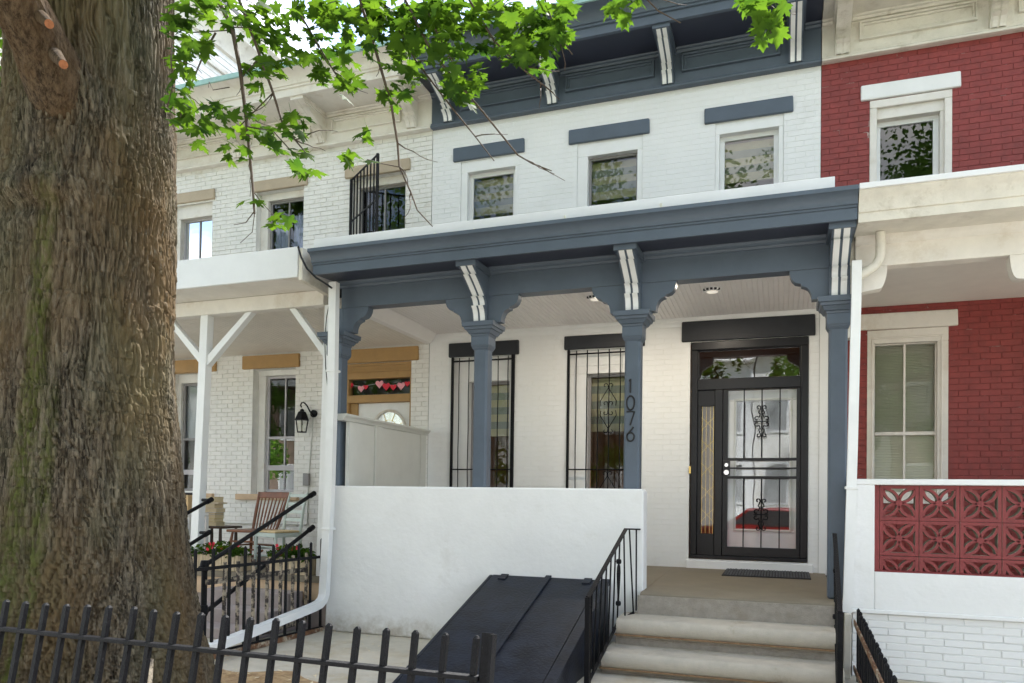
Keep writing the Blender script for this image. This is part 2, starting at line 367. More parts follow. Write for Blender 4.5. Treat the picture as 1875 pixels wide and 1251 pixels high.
# bare soil round the tree, an uneven sheet on the paving
sb = MB(); NX, NY = 60, 46; rs = random.Random(3)
def soil_edge(x): return -4.05+.10*math.sin(x*3.1)+.05*math.sin(x*9.3+1)-max(0, x+3.9)*.62
gv = []
for j in range(NY+1):
    for i in range(NX+1):
        x = -6.4+i*4.4/NX; y1 = min(soil_edge(x), -3.95); y = -6.3+(y1+6.3)*j/NY
        e = min(1, (NY-j)/5, (NX-i)/6)
        z = GZ+.004+e*(.012+.03*rs.random()+.05*max(0, 1-math.hypot(x+4.55, y+5.5)/1.4))
        gv.append((x, y, z))
sb.add(gv, [(j*(NX+1)+i, j*(NX+1)+i+1, (j+1)*(NX+1)+i+1, (j+1)*(NX+1)+i) for j in range(NY) for i in range(NX)])
struct('soil', sb, SOIL, smooth=True)
# litter of twigs and leaf bits on the soil
lt = MB()
for i in range(900):
    x = rs.uniform(-6.0, -2.4); y = rs.uniform(-6.2, soil_edge(x)+.5) if i < 520 else (rs.uniform(-3.6, -2.22) if i < 760 else -2.22-abs(rs.gauss(0, .07))); a = rs.uniform(0, 6.3); l = rs.uniform(.012, .045)
    dx, dy = math.cos(a)*l, math.sin(a)*l; z = GZ+.045+rs.random()*.02 if y < soil_edge(x) else GZ+.004; l *= (1 if y < soil_edge(x) else .55); dx, dy = math.cos(a)*l, math.sin(a)*l
    lt.add([(x-dx, y-dy, z), (x+dy*.3, y-dx*.3, z+.004), (x+dx, y+dy, z+.006), (x-dy*.3, y+dx*.3, z+.003)], [(0, 1, 2, 3)])
o = lt.build('leaf_litter', PAPER); o['kind'] = 'stuff'

# ================================================================== shared builders
def frame_mb(mb, x0, x1, z0, z1, y0, y1, l, r, t, b):
    if t: mb.box(x0, x1, y0, y1, z1-t, z1)
    if b: mb.box(x0, x1, y0, y1, z0, z0+b)
    mb.box(x0, x0+l, y0+.001, y1-.001, z0+b, z1-t); mb.box(x1-r, x1, y0+.001, y1-.001, z0+b, z1-t)
    return mb
def window(house, op, cas, casm, gl, sw, sashm, y=.02, yg=.10, cols=1, meet=None, gm=None, label=None, mun=None, lower=True):
    """op, gl: outer opening and glass rectangles (x0,x1,z0,z1); casing fills between the opening and the sash"""
    x0, x1, z0, z1 = op; a, b, c, d = gl
    m = MB(); frame_mb(m, x0, x1, z0, z1, y, yg+.03, (a-sw)-x0, x1-(b+sw), z1-(d+sw), max(.02, (c-sw)-z0))
    wn = m.build('window', casm, house, bevel=.006)
    if label: wn['label'] = label
    s = MB(); frame_mb(s, a-sw, b+sw, c-sw, d+sw, yg-.01, yg+.028, sw, sw, sw, sw)
    if meet: s.box(a, b, yg-.014, yg+.03, meet-.02, meet+.02)
    s.build('sash', sashm, wn, bevel=.004)
    if cols > 1:
        for k in range(1, cols):
            x = a+(b-a)*k/cols; q = MB(); q.box(x-.011, x+.011, yg-.004, yg+.02, c, d); q.build('muntin', mun or sashm, wn)
    zs = [c, d] if not meet else [c, meet, d]
    for i in range(len(zs)-1):
        p = MB(); p.add([(a, yg+.012+.004*i, zs[i]), (b, yg+.012+.004*i, zs[i]), (b, yg+.012+.004*i, zs[i+1]), (a, yg+.012+.004*i, zs[i+1])], [(0, 1, 2, 3)]); p.build('pane', gm or GLASS, wn)
    return wn
def lintel(house, x0, x1, z0, z1, m, y=-.035, d=.1, rnd=None, label=None):
    b = MB(); j = .006
    b.hexa([(x0, y, z0+j), (x1, y, z0), (x1, y+d, z0), (x0, y+d, z0), (x0, y, z1), (x1-j, y, z1-j), (x1, y+d, z1), (x0, y+d, z1)])
    o = b.build('lintel', m, house, bevel=.014, seg=3)
    if label: o['label'] = label
    return o
def corbel(house, xc, w, prof, m, sm, grooves=2, name='corbel', top=None):
    """S-shaped bracket: prof = side outline in (y,z); front line from bottom to top, then back; two raised fluted stripes on its face"""
    front, back = prof
    mb = MB(); mb.prismx(front+back, xc-w/2, xc+w/2)
    if top: mb.box(xc-w/2-.025, xc+w/2+.025, *top)
    c = mb.build(name, m, house, smooth=True)
    sw = w*.31
    for sx in (-1, 1):
        xm = xc+sx*w*.225; s = MB(); n = len(front); vs = []
        for (y, z) in front:
            vs += [(xm-sw/2, y-.012, z), (xm+sw/2, y-.012, z), (xm+sw/2, y+.01, z), (xm-sw/2, y+.01, z)]
        fs = []
        for i in range(n-1):
            for j in range(4): fs.append((i*4+j, i*4+(j+1) % 4, i*4+4+(j+1) % 4, i*4+4+j))
        fs += [(0, 1, 2, 3), tuple(4*(n-1)+j for j in (3, 2, 1, 0))]
        s.add(vs, fs); s.build('stripe', sm, c)
    return c
def corbel_profile(y0, y1, z0, z1):
    """from the foot (y0, z0) out to the head (y1, z1): three lobes with a notch between each"""
    H_ = z1-z0; D = y0-y1
    f = [(.09, 0), (.10, .08), (.125, .16), (.17, .24), (.25, .30), (.265, .315), (.12, .332), (.135, .38), (.165, .43), (.23, .48), (.31, .51), (.165, .53),
         (.29, .60), (.44, .68), (.59, .76), (.74, .83), (.83, .865), (.70, .885), (.88, .94), (1.0, 1.0)]
    return [(y0-D*a, z0+H_*b) for a, b in f], [(y0, z1), (y0, z0)]
def spiral(c, r, t0, turns, flip, y, n=18, end=.25, yo=0):
    return [(c[0]+flip*r*(1-(1-end)*i/n)*math.cos(t0+turns*2*math.pi*i/n), y, c[1]+r*(1-(1-end)*i/n)*math.sin(t0+turns*2*math.pi*i/n)) for i in range(n+1)]
def scroll_s(mb, xc, zc, h, w, y, r=.005):
    """ironwork motif: two facing scrolls above and below a centre link"""
    k = h/.40
    for fl in (-1, 1):
        for up in (-1, 1):
            top = [(.034+.024*math.cos(a)*(1-.045*i), .166+.024*math.sin(a)*(1-.045*i)) for i, a in enumerate([math.pi+.3-.55*j for j in range(10)])]
            mid = [(.056+.028*math.cos(a)*(1-.045*i), .034+.028*math.sin(a)*(1-.045*i)) for i, a in enumerate([math.pi-.4-.55*j for j in range(10)])]
            low = [(.026, .118), (.034, .102), (.014, .086), (.020, .066)]
            pts = top[::-1]+low+mid
            mb.tube([(xc+fl*a*k, y, zc+up*b*k) for a, b in pts], r, 5)
    mb.tube([(xc-.085*k, y, zc), (xc+.085*k, y, zc)], r, 5)
def beads(mb, x0, x1, y0, y1, z0f, z1b, pitch, g=.006, dpt=.008):
    """narrow ceiling boards running front to back with a groove between each"""
    n = int((x1-x0)/pitch); p = (x1-x0)/n
    for i in range(n):
        a = x0+i*p; b = a+p
        mb.hexa([(a+g, y0, z0f), (b-g, y0, z0f), (b-g, y1, z1b), (a+g, y1, z1b), (a, y0, z0f+dpt), (b, y0, z0f+dpt), (b, y1, z1b+dpt), (a, y1, z1b+dpt)])
def gx(px, py): return PY(px, py, 0).x
def shell(house, x0, x1, m, zf=0.0, depth=5.0, y0=.24):
    """the rooms behind the windows: floors, party walls, back wall"""
    r = MB()
    for z0, z1 in ((zf, 3.0), (3.2, 6.2)):
        vs = [(x0+.12, y0, z0), (x1-.12, y0, z0), (x1-.12, depth, z0), (x0+.12, depth, z0), (x0+.12, y0, z1), (x1-.12, y0, z1), (x1-.12, depth, z1), (x0+.12, depth, z1)]
        r.add(vs, [(0, 1, 2, 3), (4, 7, 6, 5), (1, 5, 6, 2), (2, 6, 7, 3), (3, 7, 4, 0)])
    r.build('rooms', m, house)
    b = MB(); b.box(x0, x1, depth+.1, 10, GZ, 6.60); b.box(x0, x1, .05, 10.0, 6.60, 6.72); b.box(x0, x1, .3, 10, GZ, GZ+.1)
    b.box(x0, x0+.08, .3, depth+.1, GZ+.1, 6.60); b.box(x1-.08, x1, .3, depth+.1, GZ+.1, 6.6)
    b.build('roof', TAR, house)
def cornice_profile():
    # fascia, bead, cove and top edge of the main cornice in (y,z)
    return [(-.70, 6.40), (-.70, 6.50), (-.725, 6.505), (-.725, 6.53), (-.745, 6.535), (-.75, 6.56), (-.77, 6.60), (-.82, 6.64), (-.88, 6.655), (-.92, 6.66), (-.92, 6.70), (0.0, 6.70), (0.0, 6.45), (-.65, 6.45), (-.65, 6.40)]
def cornice(house, x0, x1, cors, m, sm, panels, teal=True, sofm=None):
    c = MB(); c.prismx(cornice_profile(), x0, x1)
    co = c.build('cornice', m, house, smooth=True)
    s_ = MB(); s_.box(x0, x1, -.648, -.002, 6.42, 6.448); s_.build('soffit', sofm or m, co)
    f = MB(); f.box(x0, x1, -.05, .12, 5.945, 6.418)
    f.build('frieze_board', m, co)
    t = MB(); t.prismx([(-.055, 5.94), (-.10, 5.945), (-.105, 5.965), (-.085, 5.985), (-.085, 6.0), (-.055, 6.01)], x0, x1); t.build('bed_moulding', m, co, smooth=True)
    t = MB(); t.prismx([(-.052, 6.418), (-.052, 6.365), (-.075, 6.37), (-.085, 6.395), (-.11, 6.40), (-.12, 6.418)], x0, x1); t.build('top_moulding', m, co, smooth=True)
    if teal:
        e = MB(); e.prismx([(-.925, 6.664), (-.945, 6.668), (-.945, 6.735), (-.4, 6.75), (-.4, 6.705), (-.925, 6.702)], x0, x1); e.build('metal_edge', TEAL, co)
    for a, b in panels:
        p = MB()
        for k, (o_, yy) in enumerate(((0, -.092), (.026, -.072))):
            frame_mb(p, a+o_, b-o_, 6.125+o_, 6.345-o_, yy, -.045, .024, .024, .024, .024)
        p.build('panel', m, co, bevel=.004)
    pr = corbel_profile(-.05, -.63, 5.99, 6.36)
    for xc in cors:
        corbel(house, xc, .155, pr, m, sm, top=(-.67, -.08, 6.36, 6.418))
    return co

# ================================================================== centre house: white brick, blue trim
HX0, HX1 = -4.635, .398
house = thing('row_house', 'white brick row house with blue-grey cornice, porch and dark front door, middle of three', 'house', (-2.1, 0, GZ))
W2 = [(-4.20, -3.36, 3.95, 5.44), (-2.545, -1.69, 3.95, 5.445), (-.80, -.01, 3.95, 5.445)]
W1 = [(-4.285, -3.375, .82, 2.735), (-2.635, -1.715, .82, 2.75)]
DOOR = (-1.075, .285, .10, 2.765)
hide = lambda x, z, px, py: z > 5.93 or 2.95 < z < 4.4 or (py > 890 and px < 1185)
wall(house, 'white', HX0, HX1, -.02, 5.95, W2+W1+[DOOR], 0.0, WHITE, WHITE, depth=.0009, joint=.004, cham=.002, jit=.0005, reveal=.2, hide=hide)
fb = MB(); fb.box(HX0, HX1, .01, .25, GZ, -.02); fb.build('foundation', STUCCO, house)
wr = MB(); wr.box(.40, .565, -.014, -.006, -.02, 3.06); wr.build('wall_return', WHITE, house)
shell(house, HX0, HX1, ROOM)
for x0, x1 in ((-4.313, -3.272), (-2.66, -1.603), (-.932, .097)): lintel(house, x0, x1, 5.446, 5.64, BLUE)
for x0, x1, z0, z1 in ((-4.332, -3.309, 2.735, 2.933), (-2.684, -1.636, 2.752, 2.934), (-1.18, .356, 2.768, 3.022)): lintel(house, x0, x1, z0, z1, BLACKP)
# upper windows
def upper(op, gl, sashm, sw, casm=TRIMW, light=False, shade=.45, lab=None, yg=.11):
    wn = window(house, op, None, casm, gl, sw, sashm, y=.012, yg=yg, meet=None, gm=GLASS, label=lab)
    if shade:
        s = MB(); z = gl[3]; k = 0
        while z > gl[3]-shade*(gl[3]-4.5):
            s.cur = k % 2; z2 = z-.095; s.box(gl[0]-.03, gl[1]+.03, yg+.09, yg+.094, z2, z); z = z2; k += 1
        s.cur = 0; s.box(gl[0]-.03, gl[1]+.03, yg+.08, yg+.105, z-.018, z)
        s.build('shade', [SHADE1, SHADE2], wn)
    return wn
upper(W2[0], (gx(861.5, 365), gx(935, 350), 4.12, 5.235), TRIMW, .055, shade=.62)
upper(W2[1], (gx(1079.5, 330), gx(1162, 320), 4.12, 5.245), GREYF, .03, shade=.55, lab='window with a grey sash')
upper(W2[2], (gx(1325.5, 300), gx(1416.5, 290), 4.12, 5.255), TRIMW, .055, shade=.6)
lm = MB(); lm.lathe([(.05, 0), (.055, -.01), (.05, -.02)], (-.28, 1.3, 6.19), 14); lm.build('room_light', CANG, house)
for x in (-4.0, -2.2): q = MB(); q.box(x-.3, x+.3, 1.8, 1.9, 3.2, 5.0); q.build('wardrobe', DARKW, house)
# lower windows with their grilles
for k, (op, gl) in enumerate(((W1[0], (-4.02, -3.50, .95, 2.37)), (W1[1], (-2.36, -1.83, .95, 2.41)))):
    wn = window(house, op, None, TRIMW, gl, .035, GREYF, y=.06, yg=.16, gm=GLASS)
    s = MB(); z = gl[3]; j = 0
    while z > 1.75:
        s.cur = j % 2; s.box(gl[0]-.02, gl[1]+.02, .26, .264, z-.10, z); z -= .10; j += 1
    s.build('shade', [SHADE1, SHADE2], wn)
    tr = MB(); tr.box(op[0]+.02, op[1]-.02, .05, .062, op[3]-.20, op[3]-.19); tr.build('head_panel', TRIMW, wn)
    gr = MB(); yb = -.012; x0, x1, z0, z1 = op
    gf = MB(); gf.bar((x0+.012, yb, z0-.1), (x0+.012, yb, z1), .03, .03); gf.bar((x1-.014, yb, z0-.1), (x1-.014, yb, z1), .045, .03)
    gf.bar((x0, yb, z1-.055), (x1, yb, z1-.055), .02, .014); gf.bar((x0, yb, 1.20), (x1, yb, 1.20), .016, .014); gf.bar((x0, yb, z0+.03), (x1, yb, z0+.03), .016, .014)
    gobj = gf.build('window_grille', IRON, house)
    for i in range(1, 7):
        x = x0+.012+(x1-x0-.026)*(i-.12)/6.2-.02; b = MB()
        pts = [(x+.0025*math.sin(z*7+i), yb-.014, z) for z in np.linspace(z0-.1, z1-.012, 9)]
        b.tube(pts, .0072, 5); b.build('bar', IRON, gobj)
    if k == 1:
        xm = x0+.012+(x1-x0-.026)*(4-.12)/6.2-.02-.005
        for zc in (1.98, .86):
            s = MB(); dw = .105
            for fl in (-1, 1):
                s.tube([(xm, yb-.02, zc+.26), (xm+fl*dw, yb-.02, zc+.09), (xm+fl*dw*.9, yb-.02, zc+.03)], .0055, 5)
                s.tube([(xm, yb-.02, zc-.26), (xm+fl*dw, yb-.02, zc-.09), (xm+fl*dw*.9, yb-.02, zc-.03)], .0055, 5)
                for zz, up in ((zc+.29, 1), (zc-.29, -1), (zc+.06, 1), (zc-.06, -1)):
                    s.tube([(xm, yb-.02, zz-up*.05)]+[(xm+fl*(.036+.03*(1-.05*i)*math.cos(math.pi-a)), yb-.02, zz+up*(.03*(1-.06*i)*math.sin(a))) for i, a in enumerate([.5*q for q in range(10)])], .0055, 5)
            s.build('scroll', IRON, gobj)
q = MB(); q.box(-2.05, -1.75, .9, 1.2, .5, 1.12); q.build('room_lamp_shade', emit('lamp_shade_orange', (.9, .36, .05), 1.1), house)
q = MB(); q.box(-3.75, -3.5, 1.2, 1.5, .1, 1.25); q.build('cabinet', DARKW, house)
# ---------------------------------------------------------------- front door
fx0, fx1, fz0, fz1 = gx(1264.5, 900), gx(1479, 900), .115, 2.762
df = MB(); frame_mb(df, fx0, fx1, fz0, fz1, -.02, .10, .075, .085, .10, .045)
df.box(fx0+.075, fx1-.085, -.018, .095, 2.17, 2.30)
xs0, xs1 = gx(1308, 860), gx(1323, 860)
df.box(xs0, xs1, -.016, .094, fz0+.045, 2.17)
door = df.build('front_door_frame', DOORB, house, bevel=.008)
p = MB(); p.add([(fx0+.07, .05, 2.29), (fx1-.08, .05, 2.29), (fx1-.08, .05, 2.67), (fx0+.07, .05, 2.67)], [(0, 1, 2, 3)]); p.build('transom_pane', glass('transom_glass', (.75, .74, .72), 2.3), door)
p = MB(); frame_mb(p, fx0+.075, fx1-.085, 2.30, 2.662, .03, .062, .012, .012, .012, .012); p.build('transom_bead', DOORB, door)
# sidelight
sp = MB(); a, b = fx0+.075, xs0; ga, gb = gx(1283.5, 850), gx(1306.5, 850); gz0, gz1 = .42, 1.975
frame_mb(sp, a, b, fz0+.045, 2.17, .01, .07, ga-a, b-gb, 2.17-gz1, gz0-fz0-.045)
sl = sp.build('sidelight', DOORB, door, bevel=.005)
p = MB(); p.add([(ga, .045, gz0), (gb, .045, gz0), (gb, .045, gz1), (ga, .045, gz1)], [(0, 1, 2, 3)]); p.build('sidelight_pane', GLASSD, door)
cm = MB(); xm = (ga+gb)/2
for x in (ga+.008, gb-.008, xm-.02, xm+.03): cm.box(x-.002, x+.002, .036, .044, gz0, gz1)
for z in np.arange(gz0+.2, gz1, .28): cm.tube([(ga, .04, z-.06), (xm, .04, z+.03), (gb, .04, z-.06)], .003, 4); cm.tube([(ga, .04, z+.1), (xm, .04, z+.03), (gb, .04, z+.1)], .003, 4)
cm.build('came', BRASS, door)
bb = MB(); bb.box(fx0-.02, fx0+.004, -.035, -.005, 1.15, 1.24); bb.build('doorbell', BRASS, door)
# security door
dx0, dx1, dz0, dz1 = xs1+.004, fx1-.087, fz0+.05, 2.165
sg0, sg1 = gx(1332.5, 860), gx(1458, 860)
zA, zB, zC, zD = gx(0, 0)*0+PY(1395, 1003, 0).z, PY(1395, 876, 0).z, PY(1395, 843, 0).z, PY(1395, 713, 0).z
sdm = MB(); frame_mb(sdm, dx0, dx1, dz0, dz1, -.03, .02, sg0-dx0, dx1-sg1, dz1-zD, zA-dz0)
sdm.box(sg0, sg1, -.028, .018, zC-.004, zC+.028); sdm.box(sg0, sg1, -.028, .018, zB-.006, zB+.026); sdm.box(sg0, sg1, -.025, .01, (zB+zC)/2+.004, (zB+zC)/2+.022)
sdo = sdm.build('security_door', DOORB, house, bevel=.006)
for i in range(1, 4):
    x = sg0+(sg1-sg0)*(i/4+(-.012 if i == 1 else .012 if i == 3 else 0)); b = MB(); b.bar((x, -.012, zA), (x, -.012, zB), .013); b.bar((x, -.012, zC), (x, -.012, zD), .013); b.build('bar', IRON, sdo)
xm = (sg0+sg1)/2-.002
for zc in ((zC+zD)/2+.04, (zA+zB)/2-.02):
    s = MB(); scroll_s(s, xm, zc, .40, .20, -.024, .0065); s.build('scroll', IRON, sdo, smooth=True)
p = MB(); p.add([(sg0-.01, .012, zA-.01), (sg1+.01, .012, zA-.01), (sg1+.01, .012, zD+.01), (sg0-.01, .012, zD+.01)], [(0, 1, 2, 3)]); p.build('storm_pane', GLASSD, sdo)
lk = MB(); xk = gx(1331, 858)-.002; lk.box(xk-.045, xk+.04, -.044, -.03, PY(1330, 868, 0).z-.02, PY(1330, 848, 0).z+.03); lk.build('lock_plate', DOORB, sdo, bevel=.006)
for zz, r_ in ((PY(1331, 852, 0).z, .022), (PY(1331, 865.5, 0).z, .03)):
    k = MB(); k.tube([(xk, -.03, zz), (xk, -.07, zz)], r_, 14); k.tube([(xk, -.07, zz), (xk, -.078, zz)], r_*.55, 10); k.build('lock', STEEL, sdo, smooth=True)
# white inner door with its own glass panel
ind = MB(); ia, ib = gx(1347, 860), gx(1446, 860); iz0, iz1 = PY(1395, 970, 0).z, PY(1395, 732, 0).z
frame_mb(ind, dx0, dx1, dz0, dz1, .10, .145, ia-dx0, dx1-ib, dz1-iz1, iz0-dz0)
ido = ind.build('inner_door', TRIMW, house, bevel=.008)
m2 = MB(); frame_mb(m2, ia-.03, ib+.03, iz0-.03, iz1+.03, .088, .10, .022, .022, .022, .022); m2.build('lite_frame', GREYW, ido, bevel=.004)
p = MB(); p.add([(ia, .12, iz0), (ib, .12, iz0), (ib, .12, iz1), (ia, .12, iz1)], [(0, 1, 2, 3)]); p.build('pane', glass('door_lite_glass', (.55, .58, .58), 2.2), ido)
th = MB(); th.box(fx0-.04, fx1+.06, -.045, .12, -.02, .095); th.build('threshold', TRIMW, house, bevel=.006)
hl = MB(); hl.lathe([(.05, 0), (.055, -.008), (.05, -.016)], (-.02, .9, 2.985), 14); hl.build('hall_light', CANG, house)
# ---------------------------------------------------------------- cornice
cors = [-4.36, -2.868, -1.374, .116]
pan = [(a+.17, b-.17) for a, b in zip(cors[:-1], cors[1:])]
cornice(house, HX0+.003, HX1-.003, cors, BLUE, TRIMW, pan, sofm=BLUE_SHADED)
# ---------------------------------------------------------------- porch
PF = -2.1
fl = MB(); fl.hexa([(-4.6, -2.36, -.22), (.46, -2.36, -.22), (.46, -.001, -.22), (-4.6, -.001, -.22), (-1.26, -2.36, -.055), (.46, -2.36, -.055), (.46, -.001, 0), (-4.6, -.001, 0)])
fl = MB(); fl.prismx([(-.001, 0), (-2.31, -.05), (-2.345, -.06), (-2.36, -.085), (-2.36, -.26), (-.001, -.26)], -1.25, .47); fl.prismx([(-.001, 0), (-2.06, -.045), (-2.06, -.26), (-.001, -.26)], -4.6, -1.252)
fl.build('porch_floor', FLOOR, house, smooth=True)
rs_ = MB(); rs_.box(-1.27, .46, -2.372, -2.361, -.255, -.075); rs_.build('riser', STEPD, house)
def bull(y1, y0, zt, h, x0, x1):
    pr = [(y0, zt), (y1+.05, zt-.008)]+[(y1+.05-.055*math.sin(a), zt-.008-h/2+h/2*math.cos(a)*1.0) for a in np.linspace(.35, math.pi-.25, 9)]+[(y1+.06, zt-h), (y1+.06, zt-h-.03), (y0, zt-h-.03)]
    b = MB(); b.prismx(pr, x0, x1); return b
bull(-2.70, -2.3, -.245, .145, -1.40, .465).build('step', STEP, house, smooth=True)
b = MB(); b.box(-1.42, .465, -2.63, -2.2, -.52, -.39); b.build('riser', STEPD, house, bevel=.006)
bull(-3.02, -2.55, -.49, .14, -1.46, .47).build('step', STEP, house, smooth=True)
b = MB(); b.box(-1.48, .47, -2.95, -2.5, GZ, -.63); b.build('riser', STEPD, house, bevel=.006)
for zz, yy, xx in ((-.395, -2.685, -1.42), (-.635, -3.005, -1.48)):
    b = MB(); b.box(xx, .468, yy, yy+.12, zz-.012, zz+.004); b.build('step_joint', mat('rusty_joint', (.25, .16, .09), .9, .3, 20), house, bevel=.004)
# parapet wall
pw = MB(); pw.prismy([(-4.72, .93), (-1.265, .925), (-1.25, .90), (-1.245, -.05), (-1.262, -.2), (-1.262, GZ), (-4.80, GZ), (-4.76, .2)], -2.2, -1.99)
pw.build('porch_parapet', STUCCO, house, bevel=.02, seg=3)
# beam / frieze
fz = MB(); fz.box(-4.72, .545, -2.1, -1.94, 2.945, 3.235); fz.build('porch_beam', BLUE, house, bevel=.004)
mo = MB(); mo.prismx([(-2.101, 3.165), (-2.118, 3.17), (-2.125, 3.19), (-2.15, 3.20), (-2.165, 3.222), (-2.165, 3.243), (-2.101, 3.243)], -4.74, .55); mo.build('bed_moulding', BLUE, house, smooth=True)
sf = MB(); sf.hexa([(-4.77, -2.548, 3.203), (.575, -2.548, 3.203), (.575, -2.05, 3.24), (-4.77, -2.05, 3.24), (-4.77, -2.548, 3.216), (.575, -2.548, 3.216), (.575, -2.05, 3.253), (-4.77, -2.05, 3.253)]); sf.build('porch_soffit', BLUE_SHADED, house)
cw = MB(); cw.prismx([(-2.05, 3.256), (-2.55, 3.219), (-2.55, 3.195), (-2.58, 3.195), (-2.58, 3.29), (-2.595, 3.295), (-2.595, 3.312), (-2.61, 3.315), (-2.612, 3.335), (-2.62, 3.36), (-2.645, 3.39), (-2.67, 3.405), (-2.685, 3.41), (-2.685, 3.445), (-2.05, 3.50)], -4.775, .578)
cw.build('porch_eave', BLUE, house, smooth=True)
fs_ = MB(); fs_.hexa([(-4.80, -2.54, 3.447), (.405, -2.54, 3.447), (.405, -2.50, 3.447), (-4.80, -2.50, 3.447), (-4.80, -2.53, 3.598), (.405, -2.53, 3.598), (.405, -2.50, 3.602), (-4.80, -2.50, 3.602)])
fls = fs_.build('roof_flashing', ALUM, house, bevel=.003)
for i in range(12):
    x = -4.6+i*.44+random.uniform(-.08, .08); b = MB(); b.tube([(x, -2.545, 3.49+random.uniform(-.02, .05)), (x, -2.53, 3.49)], .012, 8); b.build('plug', BLIND, fls)
rf = MB(); rf.hexa([(-4.75, -2.5, 3.46), (.40, -2.5, 3.46), (.40, -.06, 3.72), (-4.75, -.06, 3.72), (-4.75, -2.5, 3.59), (.40, -2.5, 3.59), (.40, -.06, 3.86), (-4.75, -.06, 3.86)]); rf.build('porch_roof', TAR, house)
rw = MB(); rw.box(.43, .56, -2.55, -2.45, 3.452, 3.475); rw.box(-1.5, .43, -2.553, -2.541, 3.449, 3.462); rw.build('bare_edge', RAWW, house)
be = MB(); beads(be, -4.60, .42, -1.935, -.03, 3.105, 3.075, .052); be.build('porch_ceiling', BEAD, house, kind='stuff')
tr = MB(); tr.prismx([(-.005, 3.075), (-.035, 3.073), (-.03, 3.03), (-.018, 3.02), (-.005, 2.965)], -4.63, .395); tr.build('crown_strip', TRIMW, house, smooth=True)
tr = MB(); tr.prismy([(-4.69, 2.95), (-4.60, 2.95), (-4.50, 3.09), (-4.69, 3.09)], -1.93, -.04); tr.build('ceiling_edge', BEAD, house)
for x, y in ((PZ(1091, 544, 3.09).x, PZ(1091, 544, 3.09).y), (PZ(1304, 530, 3.09).x, PZ(1304, 530, 3.09).y)):
    c = MB(); c.lathe([(.10, 3.10), (.10, 3.072), (.08, 3.062)], (x, y, 0), 24); cl = c.build('ceiling_light', TRIMW, house, smooth=True)
    c = MB(); c.lathe([(.06, 3.0615), (.06, 3.058)], (x, y, 0), 20); c.build('lens', LAMP, cl)
    ld = bpy.data.lights.new('porch_light', 'AREA'); ld.shape = 'DISK'; ld.size = .12; ld.energy = 4.2; ld.color = (1, .88, .72); lo = bpy.data.objects.new('porch_light', ld); COL.objects.link(lo); lo.location = (x, y, 3.05)
    s = MB()
    for k in range(5):
        a = rad(220+25*k); s.box(x+.097*math.cos(a)-.013, x+.097*math.cos(a)+.013, y+.097*math.sin(a)-.008, y+.097*math.sin(a)+.008, 3.064, 3.084)
    s.build('vent_slot', BLACKP, cl)
# columns
sp_prof = [(0, 0), (.52, 0), (.52, -.015), (.51, -.05), (.485, -.085), (.44, -.115), (.39, -.125), (.36, -.128), (.352, -.15), (.31, -.158), (.265, -.175), (.235, -.205), (.215, -.245), (.21, -.285), (0, -.285)]
def column(xc, half=None, zb=-.05, corb=True, left=True, right=True):
    w = .078
    c = MB(); c.box(xc-w, xc+w, PF, PF+.16, zb, 2.40)
    co = c.build('porch_column', BLUE, house, bevel=.02, seg=1)
    k = MB(); y0, y1 = PF, PF+.16; xa, xb = xc-w, xc+w
    def ring(o0, z0, o1, z1):
        k.hexa([(xa-o0, y0-o0, z0), (xb+o0, y0-o0, z0), (xb+o0, y1+o0, z0), (xa-o0, y1+o0, z0), (xa-o1, y0-o1, z1), (xb+o1, y0-o1, z1), (xb+o1, y1+o1, z1), (xa-o1, y1+o1, z1)])
    ring(.0, 2.38, .012, 2.40); ring(.012, 2.401, .022, 2.425); ring(.022, 2.426, .022, 2.52); ring(.022, 2.521, .03, 2.545); ring(.04, 2.546, .065, 2.585); ring(.075, 2.586, .085, 2.615); ring(.098, 2.616, .102, 2.665)
    k.build('capital', BLUE, co, bevel=.003)
    b = MB(); b.box(xc-.095, xc+.095, PF+.003, PF+.14, 2.667, 2.944); b.build('neck_block', BLUE, co)
    for sgn, on in ((-1, left), (1, right)):
        if not on: continue
        pr = [(xc+sgn*(.095+x*.62), 2.943+z*.97) for x, z in sp_prof]
        b = MB(); b.prismy(pr, PF+.006, PF+.115); b.build('spandrel_bracket', BLUE, house, smooth=True)
    if corb: corbel(house, xc, .165, corbel_profile(PF-.0, -2.50, 2.672, 3.15), BLUE, TRIMW, top=(-2.53, -2.1, 3.15, 3.212))
    return co
PILL = PX  # alias
cols_x = [-4.79, -3.007, -1.394, .468]
column(cols_x[0], left=False, zb=.0, corb=False); column(cols_x[1], zb=.0)
c2 = column(cols_x[2], zb=.0); column(cols_x[3], right=False)
# house number on the second column's face
def digit(d, xc, zc, h=.138):
    s = MB(); w_ = h*.28; y = PF-.006; r = .0085
    if d == '1': path = [[(-.35, .36), (.0, .5), (.0, -.5)]]
    elif d == '0': path = [[(1.0*math.sin(a), .5*math.cos(a)) for a in np.linspace(0, 2*math.pi, 25)]]
    elif d == '7': path = [[(-1, .47), (1, .47), (-.1, -.5)]]
    else: path = [[(.75, .5), (.1, .27), (-.65, .05), (-.9, -.12)], [(.93*math.sin(a), -.2+.3*math.cos(a)) for a in np.linspace(0, 2*math.pi, 21)]]
    for p_ in path: s.tube([(xc+x*w_, y, zc+z*h) for x, z in p_], r, 6)
    o = s.build('digit', DIGIT, c2)
    return o
for d, py in zip('1076', (707, 738, 766, 795)):
    p3 = PY(1154.5, py, PF); digit(d, p3.x, p3.z)
